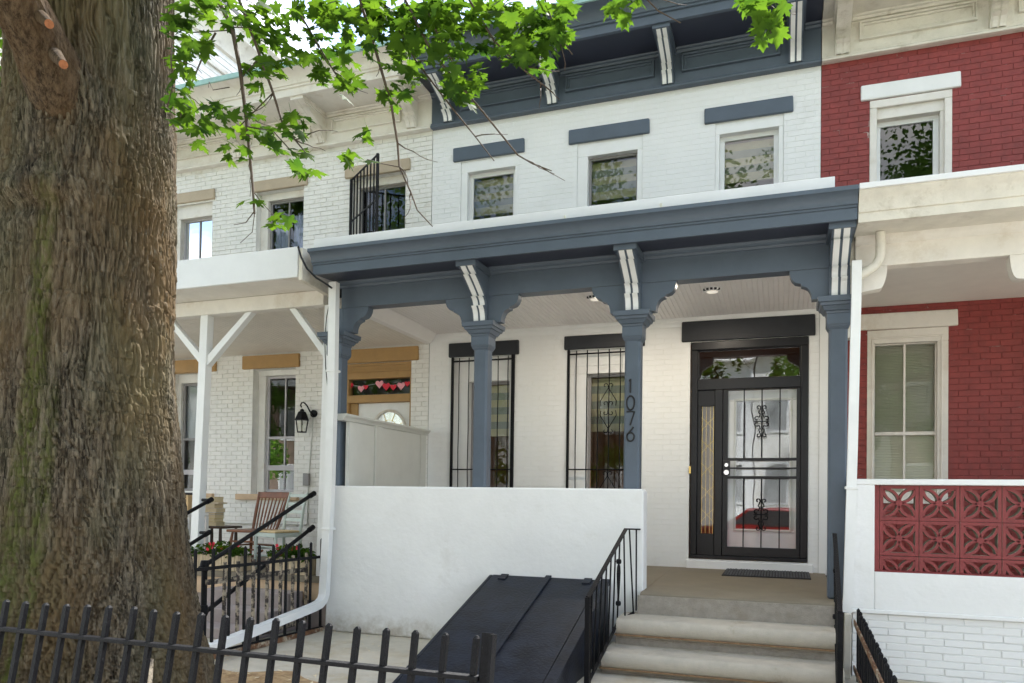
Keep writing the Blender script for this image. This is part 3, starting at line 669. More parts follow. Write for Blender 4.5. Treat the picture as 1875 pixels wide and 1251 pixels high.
# ================================================================== left house: cream brick, ochre lintels
lh = thing('row_house', 'cream brick row house with tan lintels and braced white porch posts, beside the big tree', 'house', (-7.2, 0, GZ))
LX0, LX1 = -9.70, -4.642
LW2 = [(-9.24, -8.455, 3.95, 5.43), (-7.61, -6.76, 3.95, 5.44), (-5.96, -5.055, 3.95, 5.44)]
LW1 = [(-9.20, -8.45, .83, 2.73), (-7.61, -6.84, .83, 2.725), (-6.045, -4.915, -.1, 2.73)]
hide = lambda x, z, px, py: z > 5.93 or 2.95 < z < 4.42 or px < 312 or py > 930 or (px > 600 and py > 750)
wall(lh, 'cream', LX0, LX1, -.12, 5.95, LW2+LW1, .002, CREAMB, MORT, depth=.005, joint=.005, jit=.002, cham=.003, reveal=.26, hide=hide, revm=CREAMB)
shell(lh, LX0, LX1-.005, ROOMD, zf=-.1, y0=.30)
for a, b in ((-9.31, -8.401), (-7.69, -6.69), (-6.041, -4.978)): lintel(lh, a, b, 5.442, 5.612, TANU, label='beige upper lintel')
for a, b, c in ((-9.31, -8.30, 2.725), (-7.80, -6.768, 2.726), (-6.07, -4.80, 2.732)): lintel(lh, a, b, c, 2.934, OCHRE, label='ochre lower lintel')
for a, b in ((-7.86, -6.74), (-9.4, -8.3)):
    s = MB(); s.box(a, b, -.055, .06, .735, .825); s.build('sill', TANB, lh, bevel=.01)
w = window(lh, LW2[0], None, CORNP, (-9.10, -8.53, 4.2, 5.19), .03, LILAC, y=.05, yg=.14, cols=2, mun=GREYF)
q = MB(); q.box(-9.15, -8.5, .22, .225, 4.0, 5.25); q.build('curtain', CURT, w)
w = window(lh, LW2[1], None, CORNP, (-7.44, -6.83, 4.56, 5.30), .035, GREYF, y=.10, yg=.17, cols=2)
for a, b in ((-7.44, -7.2), (-7.1, -6.85)):
    c = MB(); n = 14
    vs = []; 
    for i in range(n+1): vs += [(a+(b-a)*i/n, .25+.012*math.sin(i*1.9), 4.2), (a+(b-a)*i/n, .25+.012*math.sin(i*1.9), 5.12)]
    c.add(vs, [(2*i, 2*i+2, 2*i+3, 2*i+1) for i in range(n)]); c.build('curtain', mat('blue_white_curtain', (.55, .60, .85), .8, .05, 6), w)
w = window(lh, LW2[2], None, CORNP, (-5.84, -5.11, 4.45, 5.30), .03, GREYF, y=.10, yg=.17, cols=2)
# barred grille swung open on its left hinge
hx = -5.93; ga = math.atan2(-.62, .80); gw = 1.0
def gp(u, z): return (hx+u*math.cos(ga), -.02+u*math.sin(ga), z)
gf = MB()
for u in (0, gw): gf.bar(gp(u, 4.05), gp(u, 5.42), .032)
for z in (4.06, 4.80, 5.41): gf.bar(gp(0, z), gp(gw, z), .022, .014)
go = gf.build('window_grille', IRON, lh); go['label'] = 'barred window guard swung open'
for i in range(1, 8):
    b = MB(); b.bar(gp(gw*i/8, 4.06), gp(gw*i/8, 5.41), .016); b.build('bar', IRON, go)
# porch windows
w = window(lh, LW1[1], None, CREAMB, (-7.44, -6.865, .90, 2.60), .04, LILAC, y=.13, yg=.19, cols=2, meet=1.69, mun=LILAC)
q = MB(); q.box(-7.435, -6.87, .172, .20, 1.19, 1.27); q.build('sash_rail', LILAC, w, bevel=.004)
w = window(lh, LW1[0], None, CREAMB, (-9.08, -8.55, .90, 2.55), .04, GREYF, y=.13, yg=.19, cols=2, meet=1.69, mun=LILAC)
q = MB(); q.box(-9.15, -8.5, .25, .255, 1.69, 2.6); q.build('curtain', CURT, w)
q = MB(); q.box(-9.075, -8.555, .172, .20, 1.12, 1.20); q.build('sash_rail', LILAC, w, bevel=.004)
# door with transom
d = MB(); frame_mb(d, -6.045, -4.915, -.1, 2.728, .03, .16, .10, .035, .22, .0); d.box(-5.95, -4.95, .03, .15, 2.165, 2.275)
d.box(-6.04, -4.92, .012, .04, 2.69, 2.728); d.box(-6.04, -4.92, .005, .04, 2.60, 2.63)
do = d.build('door_frame', OCHRE, lh, bevel=.006)
p = MB(); p.add([(-5.95, .11, 2.27), (-4.95, .11, 2.27), (-4.95, .11, 2.51), (-5.95, .11, 2.51)], [(0, 1, 2, 3)]); p.build('transom_pane', GLASS, do)
jb = MB(); jb.box(-5.945, -5.82, .08, .15, -.1, 2.165); jb.build('side_panel', OCHRE, do, bevel=.01)
dd = MB(); dd.box(-5.82, -4.95, .11, .15, -.1, 2.163); dl = dd.build('door', TRIMW, lh, bevel=.004)
fc, fzc = -5.31, 1.775
am = MB(); pts = [(fc+.26*math.cos(a), .10, fzc+.27*math.sin(a)) for a in np.linspace(0, math.pi, 17)]
am.tube(pts, .022, 6); am.tube([(fc-.26, .10, fzc), (fc+.26, .10, fzc)], .022, 6); am.build('fan_frame', CORNP, dl, smooth=True)
am = MB(); am.add([(fc, .104, fzc)]+[(x, .104, z) for x, _, z in [(fc+.25*math.cos(a), 0, fzc+.26*math.sin(a)) for a in np.linspace(0, math.pi, 17)]], [(0, i, i+1) for i in range(1, 17)]); am.build('fan_pane', glass('leaded_glass', (.55, .6, .6), 2.3, .12), dl)
am = MB()
for a in np.linspace(.4, math.pi-.4, 4): am.tube([(fc, .10, fzc), (fc+.25*math.cos(a), .10, fzc+.26*math.sin(a))], .004, 4)
am.tube([(fc+.13*math.cos(a), .10, fzc+.14*math.sin(a)) for a in np.linspace(0, math.pi, 10)], .004, 4); am.build('came', BRASS, dl)
cornice(lh, LX0+.003, HX0-.001, [-9.38, -7.91, -6.432, -4.93], CORNP, CORNP, [(-9.2, -8.1), (-7.73, -6.61), (-6.25, -5.12)])
# porch of the left house
lf = -.10
b = MB(); b.box(LX0, -4.83, -2.16, -.002, lf-.07, lf); b.build('porch_floor', FLOOR, lh)
b = MB(); b.box(LX0, -4.83, -2.14, -2.11, lf-.27, lf-.072); b.build('skirt_board', TANB, lh, bevel=.004)
b = MB(); b.box(LX0, -4.83, -2.10, -1.9, GZ, lf-.2); b.build('foundation', PURPLE, lh)
for i, (yy, zz) in enumerate(((-2.45, -.27), (-2.76, -.43), (-3.07, -.58))):
    b = MB(); b.box(-6.25, -5.12, yy, -2.145+.0*i if i == 0 else yy+.34, GZ, zz); b.build('step', PURPLE, lh, bevel=.012)
b = MB(); b.box(LX0, -4.95, -2.115, -1.99, 3.0, 3.17); b.build('porch_beam', CORNP, lh, bevel=.006)
b = MB(); b.hexa([(LX0, -2.6, 3.182), (-4.955, -2.6, 3.182), (-4.955, -2.57, 3.182), (LX0, -2.57, 3.182), (LX0, -2.6, 3.515), (-4.955, -2.6, 3.515), (-4.955, -2.57, 3.515), (LX0, -2.57, 3.515)])
b.build('fascia_board', ALUM, lh, bevel=.006)
b = MB(); b.hexa([(LX0, -2.568, 3.18), (-4.96, -2.568, 3.18), (-4.96, -2.0, 3.172), (LX0, -2.0, 3.172), (LX0, -2.568, 3.20), (-4.96, -2.568, 3.20), (-4.96, -2.0, 3.192), (LX0, -2.0, 3.192)]); b.build('soffit', CORNP, lh)
b = MB(); b.hexa([(-4.952, -2.59, 3.15), (-4.90, -2.59, 3.15), (-4.90, -1.95, 3.10), (-4.952, -1.95, 3.10), (-4.952, -2.59, 3.50), (-4.90, -2.59, 3.50), (-4.90, -1.95, 3.52), (-4.952, -1.95, 3.52)]); b.build('end_board', CORNW, lh, bevel=.008)
b = MB(); b.hexa([(LX0, -2.565, 3.40), (-4.96, -2.565, 3.40), (-4.96, -.07, 3.62), (LX0, -.07, 3.62), (LX0, -2.565, 3.50), (-4.96, -2.565, 3.50), (-4.96, -.07, 3.80), (LX0, -.07, 3.80)]); b.build('porch_roof', TAR, lh)
be = MB(); beads(be, LX0, -4.70, -1.98, -.01, 3.09, 2.955, .062, g=.004); be.build('porch_ceiling', CEILL, lh, kind='stuff')
def post(x, xb, zb, w=.112, y=-2.1):
    p = MB(); p.hexa([(xb-w/2, y, zb), (xb+w/2, y, zb), (xb+w/2, y+w, zb), (xb-w/2, y+w, zb), (x-w/2, y, 3.0), (x+w/2, y, 3.0), (x+w/2, y+w, 3.0), (x-w/2, y+w, 3.0)])
    return p.build('porch_post', TRIMW, lh, bevel=.006)
post(-6.66, -6.75, lf); post(-4.885, -4.935, lf)
post(-9.3, -9.35, lf)
def brace(xa, za, xb, zb):
    b = MB(); w = .045; y0, y1 = -2.075, -1.985
    dx = w if xa < xb else -w
    b.hexa([(xa, y0, za-.065), (xb+dx, y0, zb), (xb+dx, y1, zb), (xa, y1, za-.065), (xa, y0, za+.06), (xb-dx, y0, zb), (xb-dx, y1, zb), (xa, y1, za+.06)])
    return b.build('brace', TRIMW, lh, bevel=.004)
brace(-6.62, 2.45, -6.02, 2.999); brace(-6.71, 2.45, -7.25, 2.999); brace(-4.945, 2.45, -5.40, 2.999)
cb = MB(); cb.tube([PY(*p, yy) for p, yy in (((546, 452), -2.63), ((551, 470), -2.64), ((562, 492), -2.64), ((578, 508), -2.62), ((600, 522), -2.5), ((608, 528), -2.3))], .011, 6)
tag(cb.build('cable', RUBBER, None, smooth=True), 'black cable drooping over the joint between two porch roofs', 'cable')
cb = MB(); cb.tube([PY(*p, -2.13) for p in ((603, 555), (598, 580), (594.5, 620), (596, 670), (600, 712))], .005, 5)
tag(cb.build('wire', RUBBER, None, smooth=True), 'thin dark wire curving down the white corner post', 'wire')
# ================================================================== right house: red brick
rh = thing('row_house', 'red painted brick row house with cream cornice and breeze block porch front', 'house', (2.9, 0, GZ))
RX0, RX1 = .402, 5.45
RW2 = [(.918, 1.75, 4.40, 5.436), (2.62, 3.45, 4.40, 5.436), (4.3, 5.1, 4.40, 5.436)]
RW1 = [(.905, 1.72, .82, 2.785), (2.85, 3.65, .82, 2.785)]
hide = lambda x, z, px, py: z > 5.92 or 3.05 < z < 4.40 or py > 878
wall(rh, 'red', RX0, RX1, 0, 5.95, RW2+RW1, -.004, REDB, MORTR, depth=.0025, joint=.005, jit=.0011, cham=.002, reveal=.22, hide=hide)
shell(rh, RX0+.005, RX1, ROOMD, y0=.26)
lintel(rh, .822, 1.835, 5.438, 5.618, TRIMW); lintel(rh, 2.53, 3.54, 5.438, 5.618, TRIMW); lintel(rh, 4.2, 5.2, 5.438, 5.618, TRIMW)
lintel(rh, .70, 1.812, 2.787, 2.975, CORNP); lintel(rh, 2.75, 3.75, 2.787, 2.975, CORNP)
for op in RW2:
    a = op[0]; w = window(rh, op, None, CORNP, (a+.125, a+.665, 4.55, 5.17), .055, TRIMW, y=.03, yg=.13, label=None)
    f = MB(); frame_mb(f, a+.0, op[1], 4.405, 5.434, -.012, .028, .075, .075, .09, .0); f.build('trim', CORNP, w, bevel=.008)
for op in RW1:
    a = op[0]; w = window(rh, op, None, CORNP, (a+.085, a+.695, .95, 2.62), .012, CORNP, y=-.012, yg=.06, cols=2, meet=1.61, mun=CORNP)
    f = MB(); frame_mb(f, a+.045, op[1]-.055, .83, 2.70, -.03, -.012, .02, .02, .02, .0); f.build('trim', CORNP, w, bevel=.006)
    sl = MB(); z = .9
    while z < 2.66:
        sl.hexa([(a+.07, .085, z), (a+.71, .085, z), (a+.71, .103, z+.009), (a+.07, .103, z+.009), (a+.07, .085, z+.0015), (a+.71, .085, z+.0015), (a+.71, .103, z+.0105), (a+.07, .103, z+.0105)]); z += .0185
    o = sl.build('blind', BLIND, w, kind='stuff')
    p = MB(); p.box(a+.06, a+.72, .125, .13, .85, 2.75); p.build('blind_backing', BLIND, w)
co = cornice(rh, RX0+.002, RX1, [.62, 2.165, 3.65, 5.2], CORNW, CORNW, [(.80, 1.98), (2.36, 3.48), (3.83, 5.04)])
# porch head of the right house
b = MB(); b.prismx([(-2.0, 3.19), (-2.55, 3.165), (-2.57, 3.165), (-2.575, 3.24), (-2.59, 3.245), (-2.60, 3.30), (-2.625, 3.36), (-2.66, 3.385), (-2.665, 3.40), (-2.67, 3.443), (-2.0, 3.50)], .585, RX1); b.build('porch_eave', CORNW, rh, smooth=True)
b = MB(); b.box(.583, RX1, -2.69, -2.60, 3.405, 3.452); b.build('eave_flashing', ALUM, rh, bevel=.004)
b = MB(); b.hexa([(.585, -2.6, 3.45), (RX1, -2.6, 3.45), (RX1, -.07, 3.72), (.585, -.07, 3.72), (.585, -2.6, 3.47), (RX1, -2.6, 3.47), (RX1, -.07, 3.86), (.585, -.07, 3.86)]); b.build('porch_roof', TAR, rh)
b = MB(); b.box(.60, RX1, -2.105, -1.96, 2.92, 3.188); bm_ = b.build('porch_beam', CORNP, rh, bevel=.008)
b = MB(); b.prismx([(-2.104, 3.11), (-2.13, 3.12), (-2.16, 3.15), (-2.165, 3.187), (-2.104, 3.187)], .60, RX1); b.build('bed_moulding', CORNP, rh, smooth=True)
arc = [(0, 0)]+[(.20*math.cos(t)+.02, -.19+.19*math.sin(t)) for t in np.linspace(math.pi/2, 0, 8)][::1]
for xk, sg in ((.60, 1), (2.05, -1), (2.35, 1), (3.8, -1)):
    pr = [(xk, 2.919)]+[(xk+sg*(.26-.05*(1-math.cos(t))*1.2), 2.919-.20*math.sin(t)) for t in np.linspace(0, math.pi/2, 7)]+[(xk+sg*.05, 2.70), (xk, 2.66)]
    b = MB(); b.prismy(pr, -2.10, -1.98); b.build('arch_bracket', CORNP, rh, smooth=True)
for xk in (2.12, 3.87, 5.3):
    b = MB(); b.box(xk-.07, xk+.15, -2.10, -1.98, 1.03, 2.92); b.build('porch_post', TRIMW, rh, bevel=.008)
b = MB(); b.box(.44, .60, -2.08, -1.95, 2.3, 3.44); b.build('end_block', CORNW, rh, bevel=.006)
b = MB(); b.box(.60, RX1, -1.96, -.01, 3.055, 3.085); b.build('porch_ceiling', PLAST, rh)
b = MB(); b.box(.56, RX1, -2.18, -.01, -.2, -.01); b.build('porch_floor', FLOOR, rh)
# parapet with breeze blocks
pb = MB(); pb.box(.572, .757, -2.22, -2.0, -.10, .98); pb.box(.757, RX1, -2.22, -2.0, -.10, .228); pb.box(.57, RX1, -2.225, -1.99, .979, 1.03); pb.box(.565, RX1, -2.232, -2.0, -.135, -.098)
pb.build('porch_parapet', STUCCO, rh, bevel=.008)
sl = MB(); sl.hexa([(.757, -2.215, .229), (RX1, -2.215, .229), (RX1, -2.03, .252), (.757, -2.03, .252), (.757, -2.215, .236), (RX1, -2.215, .236), (RX1, -2.03, .262), (.757, -2.03, .262)]); sl.build('block_bed', REDBL, rh)
BW = .306; YB0, YB1 = -2.175, -2.075
def breeze():
    mb = MB(); h = BW/2-.0025; t = .027; hi = h-t
    for x0, x1, z0, z1 in ((-h, h, h-t, h), (-h, h, -h, -h+t), (-h, -h+t, -h+t, h-t), (h-t, h, -h+t, h-t)):
        i = len(mb.f); mb.box(x0, x1, YB0, YB1, z0, z1); mb.mi[i:i+6] = [1, 1, 0, 1, 0, 1]
    def arcp(cx, cz, a0, a1, r0, r1, n=9):
        an = [a0+(a1-a0)*k/n for k in range(n+1)]
        vs = []
        for a in an:
            for r in (r0, r1):
                for y in (YB0+.004, YB1-.004): vs.append((cx+r*math.cos(a), y, cz+r*math.sin(a)))
        o = len(mb.v); mb.v += vs
        for k in range(n):
            b = o+4*k
            for f, mi in (((b, b+2, b+6, b+4), 0), ((b+1, b+5, b+7, b+3), 0), ((b, b+4, b+5, b+1), 1), ((b+2, b+3, b+7, b+6), 1)): mb.f.append(f); mb.mi.append(mi)
    # four half circles centred on the sides: together they draw the four-petal flower
    r = hi; w_ = .0115
    for cx, cz, a0 in ((0, hi, math.pi), (0, -hi, 0), (hi, 0, math.pi/2), (-hi, 0, -math.pi/2)):
        arcp(cx, cz, a0+.04, a0+math.pi-.04, r-w_, r+w_, 16)
    i = len(mb.f); mb.tube([(0, YB0+.003, 0), (0, YB1-.003, 0)], .028, 12)
    return mb
bl0 = breeze().build('breeze_block', [REDBL, BLOCKIN], rh)
bpos = [(.80+BW*(c+.5), .978-BW*(r_+.5)) for r_ in range(3) for c in range(15)]
ORG0 = Vector(bl0.location)
for i, (x, z) in enumerate(bpos):
    o = bl0 if i == 0 else bl0.copy()
    if i: COL.objects.link(o)
    o.location = ORG0+Vector((x, 0, z))
b = MB(); b.box(.757, .7995, YB0, YB1, .23, .978); b.build('block_jamb', REDBL, rh, bevel=.004)
wall(rh, 'foundation', .585, RX1, GZ, -.135, [], -2.20, WHITE, MORTW, depth=.007, bl=.285, bh=.0615, joint=.006, jit=.003, name='foundation', revm=WHITE)
# ================================================================== tall building further along
tb = thing('tall_house', 'tall pale clapboard building rising behind the cream house roof at far left', 'building', (-13, 4, GZ))
b = MB(); b.box(-17, -9.78, .4, 13, GZ, 8.95); b.build('wall', CREAMB, tb)
sb0 = None
for k in range(18):
    z = 6.72+k*.125; b = MB(); b.hexa([(-9.78, .4, z), (-9.75, .4, z), (-9.75, 13, z), (-9.78, 13, z), (-9.78, .4, z+.125), (-9.765, .4, z+.125), (-9.765, 13, z+.125), (-9.78, 13, z+.125)]); b.build('siding_board', CREAMB, tb)
b = MB(); b.prismy([(-9.80, 8.95), (-9.70, 8.97), (-9.68, 9.10), (-9.55, 9.25), (-9.50, 9.28), (-9.50, 9.40), (-9.42, 9.46), (-9.42, 9.55), (-10.2, 9.6), (-10.2, 8.95)], .1, 13.2); b.build('cornice', CORNW, tb, smooth=True)
b = MB(); b.box(-9.735, -9.70, .3, 13, 8.55, 8.62); b.build('string_course', CORNW, tb)
b = MB(); b.box(-17, -9.5, .0, 13.2, 9.56, 9.72); b.build('roof', TAR, tb)
b = MB(); b.box(-17, -9.78, -.02, .39, 8.2, 8.95); b.build('frieze_board', CORNW, tb)
for xc in (-15.6, -13.4, -11.2):
    for z0 in (.9, 4.0, 6.6):
        f = MB(); frame_mb(f, xc-.5, xc+.5, z0, z0+1.5, .33, .40, .09, .09, .12, .1); wn_ = f.build('window', TRIMW, tb, bevel=.006)
        p = MB(); p.box(xc-.41, xc+.41, .375, .38, z0+.1, z0+1.38); p.build('pane', DARKF, wn_); f = MB(); f.box(xc-.41, xc+.41, .36, .374, z0+.72, z0+.77); f.build('sash', TRIMW, wn_)
# ================================================================== porch divider
dv = thing('porch_divider', 'pale grey panelled divider between the cream and white porches', 'divider', (-4.63, -1.1, 0))
b = MB(); b.box(-4.66, -4.615, -2.05, -.12, -.04, 1.66); b.build('panel', GREYW, dv)
b = MB(); b.prismy([(-4.70, 1.662), (-4.675, 1.665), (-4.685, 1.69), (-4.70, 1.70), (-4.70, 1.735), (-4.56, 1.735), (-4.56, 1.715), (-4.575, 1.70), (-4.59, 1.69), (-4.60, 1.662)], -2.2, -.08); b.build('cap', GREYW, dv, smooth=True)
b = MB(); b.box(-4.614, -4.59, -1.50, -1.34, -.04, 1.66); b.build('batten', GREYW, dv, bevel=.004)
b = MB(); b.box(-4.614, -4.605, -.28, -.12, -.04, 1.66); b.build('batten', GREYW, dv, bevel=.002)
# ================================================================== drainpipes
def pipe(name, label, pts, w, dpt, m, straps=(), up=(1, 0, 0)):
    t = thing(name, label, 'drainpipe', pts[-1]); pts = [Vector(p) for p in pts]
    mb = MB(); n = len(pts); prof = []
    for sx, sy in ((-1, -1), (-.45, -1), (-.35, -.82), (-.2, -.82), (-.1, -1), (.1, -1), (.2, -.82), (.35, -.82), (.45, -1), (1, -1), (1, 1), (-1, 1)): prof.append((sx*w/2, sy*dpt/2))
    vs = []; k = len(prof)
    for i, p in enumerate(pts):
        tg = (pts[min(i+1, n-1)]-pts[max(i-1, 0)]).normalized(); u = Vector(up); u = (u-tg*u.dot(tg)).normalized(); v = tg.cross(u)
        for a, b_ in prof: vs.append(p+u*a+v*b_)
    fs = [tuple(range(k)), tuple(range((n-1)*k, n*k))[::-1]]
    for i in range(n-1):
        for j in range(k): fs.append((i*k+j, i*k+(j+1) % k, i*k+k+(j+1) % k, i*k+k+j))
    mb.add(vs, fs); mb.build('pipe', m, t, smooth=True)
    for (x, y, z) in straps:
        s = MB(); s.box(x-w/2-.012, x+w/2+.012, y-dpt/2-.008, y+dpt/2+.03, z-.012, z+.012); s.build('strap', m, t, bevel=.003)
    return t
pipe('drainpipe', 'white ribbed drainpipe beside the corner post, turning out along the yard fence', [(-4.70, -2.28, 3.185), (-4.695, -2.28, 2.0), (-4.71, -2.28, .8), (-4.75, -2.28, -.15), (-4.752, -2.285, -.27), (-4.755, -2.31, -.33), (-4.76, -2.37, -.37), (-4.765, -2.47, -.392), (-4.79, -3.4, -.50), (-4.81, -4.35, -.60)], .092, .078, TRIMW, [(-4.70, -2.28, 2.2), (-4.725, -2.28, .45)])
pipe_el = [(.788, -2.25, 3.17), (.788, -2.25, 2.98), (.778, -2.25, 2.93), (.745, -2.25, 2.88), (.69, -2.255, 2.84), (.635, -2.26, 2.81), (.61, -2.265, 2.79)]
pr_ = pipe('drainpipe', 'cream drainpipe running down the joint between white and red houses', [(.600, -2.265, 2.93), (.598, -2.265, 2.66), (.575, -2.265, 1.3), (.545, -2.265, .0), (.535, -2.265, -.13)], .078, .07, TRIMW, [(.567, -2.265, .95)], up=(.85, 0, .5))
m = MB(); m.tube(pipe_el, [.04, .04, .04, .04, .04, .038, .03], 10); m.build('elbow', CORNW, pr_, smooth=True)
# ================================================================== cellar hatch
HA, HB = .737, .317
def hz(y): return HA+HB*y
hc = thing('cellar_hatch', 'sloping blue-black metal cellar hatch with two doors in front of white porch wall', 'cellar hatch', (-2.2, -3.2, GZ))
def slab(x0, x1, y0, y1, t0, t1): return [(x0, y1, hz(y1)+t0), (x1, y1, hz(y1)+t0), (x1, y0, hz(y0)+t0), (x0, y0, hz(y0)+t0), (x0, y1, hz(y1)+t1), (x1, y1, hz(y1)+t1), (x1, y0, hz(y0)+t1), (x0, y0, hz(y0)+t1)]
YE = -4.42
b = MB(); b.hexa(slab(-2.78, -2.185, -2.215, YE, -.02, 0)); b.build('hatch_door', HATCH, hc, bevel=.006)
b = MB(); b.hexa(slab(-2.178, -1.665, -2.215, YE, -.02, 0)); b.build('hatch_door', HATCH, hc, bevel=.006)
b = MB(); b.hexa(slab(-2.215, -2.155, -2.217, YE+.01, .002, .022)); b.build('astragal', HATCH, hc, bevel=.005)
b = MB(); b.hexa(slab(-1.655, -1.56, -2.213, YE, -.03, .012)); b.build('side_frame', HATCH, hc, bevel=.005)
b = MB(); b.hexa(slab(-2.82, -2.786, -2.213, YE, -.03, -.004)); b.build('side_frame', HATCH, hc, bevel=.005)
for x in (-1.60, -2.80):
    b = MB(); b.prismx([(-2.215, hz(-2.215)-.032), (YE, hz(YE)-.032), (YE, GZ), (-2.215, GZ)], x-.02, x+.02); b.build('side_cheek', HATCH, hc)
for x in (-2.65, -1.78):
    b = MB(); b.hexa(slab(x-.04, x+.04, -2.213, -2.33, .001, .012)); b.build('hinge', HATCH, hc, bevel=.003)
# ================================================================== step railings
def railing(sgn, path_top, path_bot, label, orn=True):
    t = thing('step_railing', label, 'railing', (path_top[-1][0], path_top[-1][1], GZ), 'black iron railings of the front steps')
    r = MB()
    for a, b in zip(path_top[:-1], path_top[1:]): r.bar(a, b, .034, .014)
    e = Vector(path_top[0]); r.build('handrail', IRON, t)
    r = MB()
    for a, b in zip(path_bot[:-1], path_bot[1:]): r.bar(a, b, .026, .012)
    r.build('bottom_rail', IRON, t)
    pe = Vector(path_top[-1]); p = MB(); p.bar((pe.x, pe.y, GZ), pe, .040); p.build('post', IRON, t)
    def at(path, y):
        for a, b in zip(path[:-1], path[1:]):
            if y > path[0][1]: return Vector((path[0][0], y, path[0][2]))
            if min(a[1], b[1])-1e-6 <= y <= max(a[1], b[1])+1e-6:
                f = (y-a[1])/(b[1]-a[1]); return Vector(a)*(1-f)+Vector(b)*f
        return Vector(path[-1])
    ys = np.linspace(path_top[0][1]-.05, path_top[-1][1]+.10, 10)
    for i, y in enumerate(ys):
        b = MB(); q = at(path_bot, y) if y > path_bot[-1][1] else Vector((path_top[-1][0], y, GZ)); b.bar(q, at(path_top, y), .0125); b.build('baluster', IRON, t)
    if orn:
        y = ys[3]; c = (at(path_top, y)+at(path_bot, y))/2; o = MB()
        for s in (-1, 1):
            o.tube([(c.x, y, c.z+.16), (c.x, y+s*.04, c.z+.135), (c.x, y+s*.055, c.z+.08), (c.x, y+s*.04, c.z), (c.x, y, c.z-.17)], .008, 6)
        for zz in (.185, -.195): o.lathe([(.0, -.028), (.022, -.018), (.026, 0), (.022, .018), (.0, .028)], (c.x, y, c.z+zz), 10)
        o.build('ornament', IRON, t, smooth=True)
    return t
railing(1, [(-1.29, -2.21, .537), (-1.37, -2.45, .546), (-1.465, -3.5, .03)], [(-1.30, -2.38, -.235), (-1.40, -2.62, -.30), (-1.48, -3.36, -.67)], 'black iron railing with diamond ornament on left side of steps, next to the hatch')
railing(1, [(.435, -2.21, .545), (.425, -2.45, .546), (.40, -3.5, .03)], [(.44, -2.38, -.235), (.43, -2.62, -.30), (.40, -3.36, -.67)], 'black iron railing at the right side of the steps, seen end-on beside the drainpipe')
# ================================================================== fences
ff = thing('iron_fence', 'rough black iron picket fence along the front of the yard, before the tree', 'fence', (-2.6, -6.55, GZ))
FY = -6.5; lean = -.16
def fpt(x, z): return Vector((x, FY+lean*(.24-z)/1.0, z))
rp = MB(); p0 = PY(-700, 1110, FY); rp.bar(fpt(-6.8, .085), fpt(-1.17, .075), .042, .02, up=(0, 0, 1)); rp.build('rail', IRON, ff, bevel=.004)
rp = MB(); rp.bar(fpt(-6.8, -.55), fpt(-1.17, -.55), .036, .02, up=(0, 0, 1)); rp.build('rail', IRON, ff)
tops = [(-132, 1090), (-96, 1092), (-60, 1094), (-24, 1096), (13, 1098), (48, 1101), (85, 1104), (123, 1106), (161, 1107), (200, 1109), (246, 1111), (282, 1116), (324, 1120), (369, 1122), (413, 1126), (459, 1130), (506, 1132), (554, 1136), (603, 1141), (655, 1147), (708, 1150), (761, 1154), (816, 1159), (873, 1164)]
for i, (x, y) in enumerate(tops):
    q = PY(x, y, FY); tilt = random.uniform(-.012, .012)+(.02 if x == 246 else 0); m = MB()
    z0 = GZ-.02; zt = q.z; a = fpt(q.x-tilt-.01, z0); bq = fpt(q.x, zt-.012)
    m.bar(a, bq, .025); c = fpt(q.x, zt)
    u = Vector((.0125, 0, 0)); v = Vector((0, .0125, 0))
    m.add([bq-u-v, bq+u-v, bq+u+v, bq-u+v, c-u*.4-v*.4, c+u*.4-v*.4, c+u*.4+v*.4, c-u*.4+v*.4], [(4, 5, 6, 7), (0, 1, 5, 4), (1, 2, 6, 5), (2, 3, 7, 6), (3, 0, 4, 7)])
    m.build('picket', IRON, ff)
q = PY(283, 1205, FY+.06); m = MB(); m.bar((q.x+.05, FY-.05, GZ), (q.x, FY+.03, q.z), .025); o = m.build('picket', PEEL, ff); o['label'] = 'broken short picket'
pc = PY(897, 1165, FY); m = MB(); m.bar(fpt(pc.x-.01, GZ-.02), fpt(pc.x-.01, pc.z+.012), .05, .012); m.bar(fpt(pc.x+.022, GZ-.02)+Vector((0, -.02, 0)), fpt(pc.x+.022, pc.z+.012)+Vector((0, -.02, 0)), .014, .05); m.build('gate_post', IRON, ff)
# fence between the yards
yf = thing('iron_fence', 'thin black picket fence between the two yards, beside white drainpipe', 'fence', (-4.8, -3.3, GZ))
XF = -4.83
m = MB(); m.bar((XF, -2.24, .135), (XF, -4.4, .155), .016, .03); m.build('rail', IRON, yf)
m = MB(); m.bar((XF, -2.2, -.655), (XF, -4.4, -.61), .02, .035); m.build('rail', IRON, yf)
m = MB(); m.bar((XF+.01, -2.2, -.675), (XF+.01, -4.4, -.64), .03, .05); m.build('kerb_rail', RUST, yf)
for (x, y) in ((358, 1009), (391, 1006), (421, 1006), (449.5, 1003), (475, 1000), (501, 1000), (524.6, 998), (547.6, 997), (569.6, 995), (589, 988)):
    q = PX(x, y, XF); m = MB(); m.bar((XF, q.y, -.66), (XF, q.y, q.z), .022); m.tube([(XF, q.y, q.z), (XF, q.y, q.z+.015)], [.013, .003], 6); m.build('picket', IRON, yf)
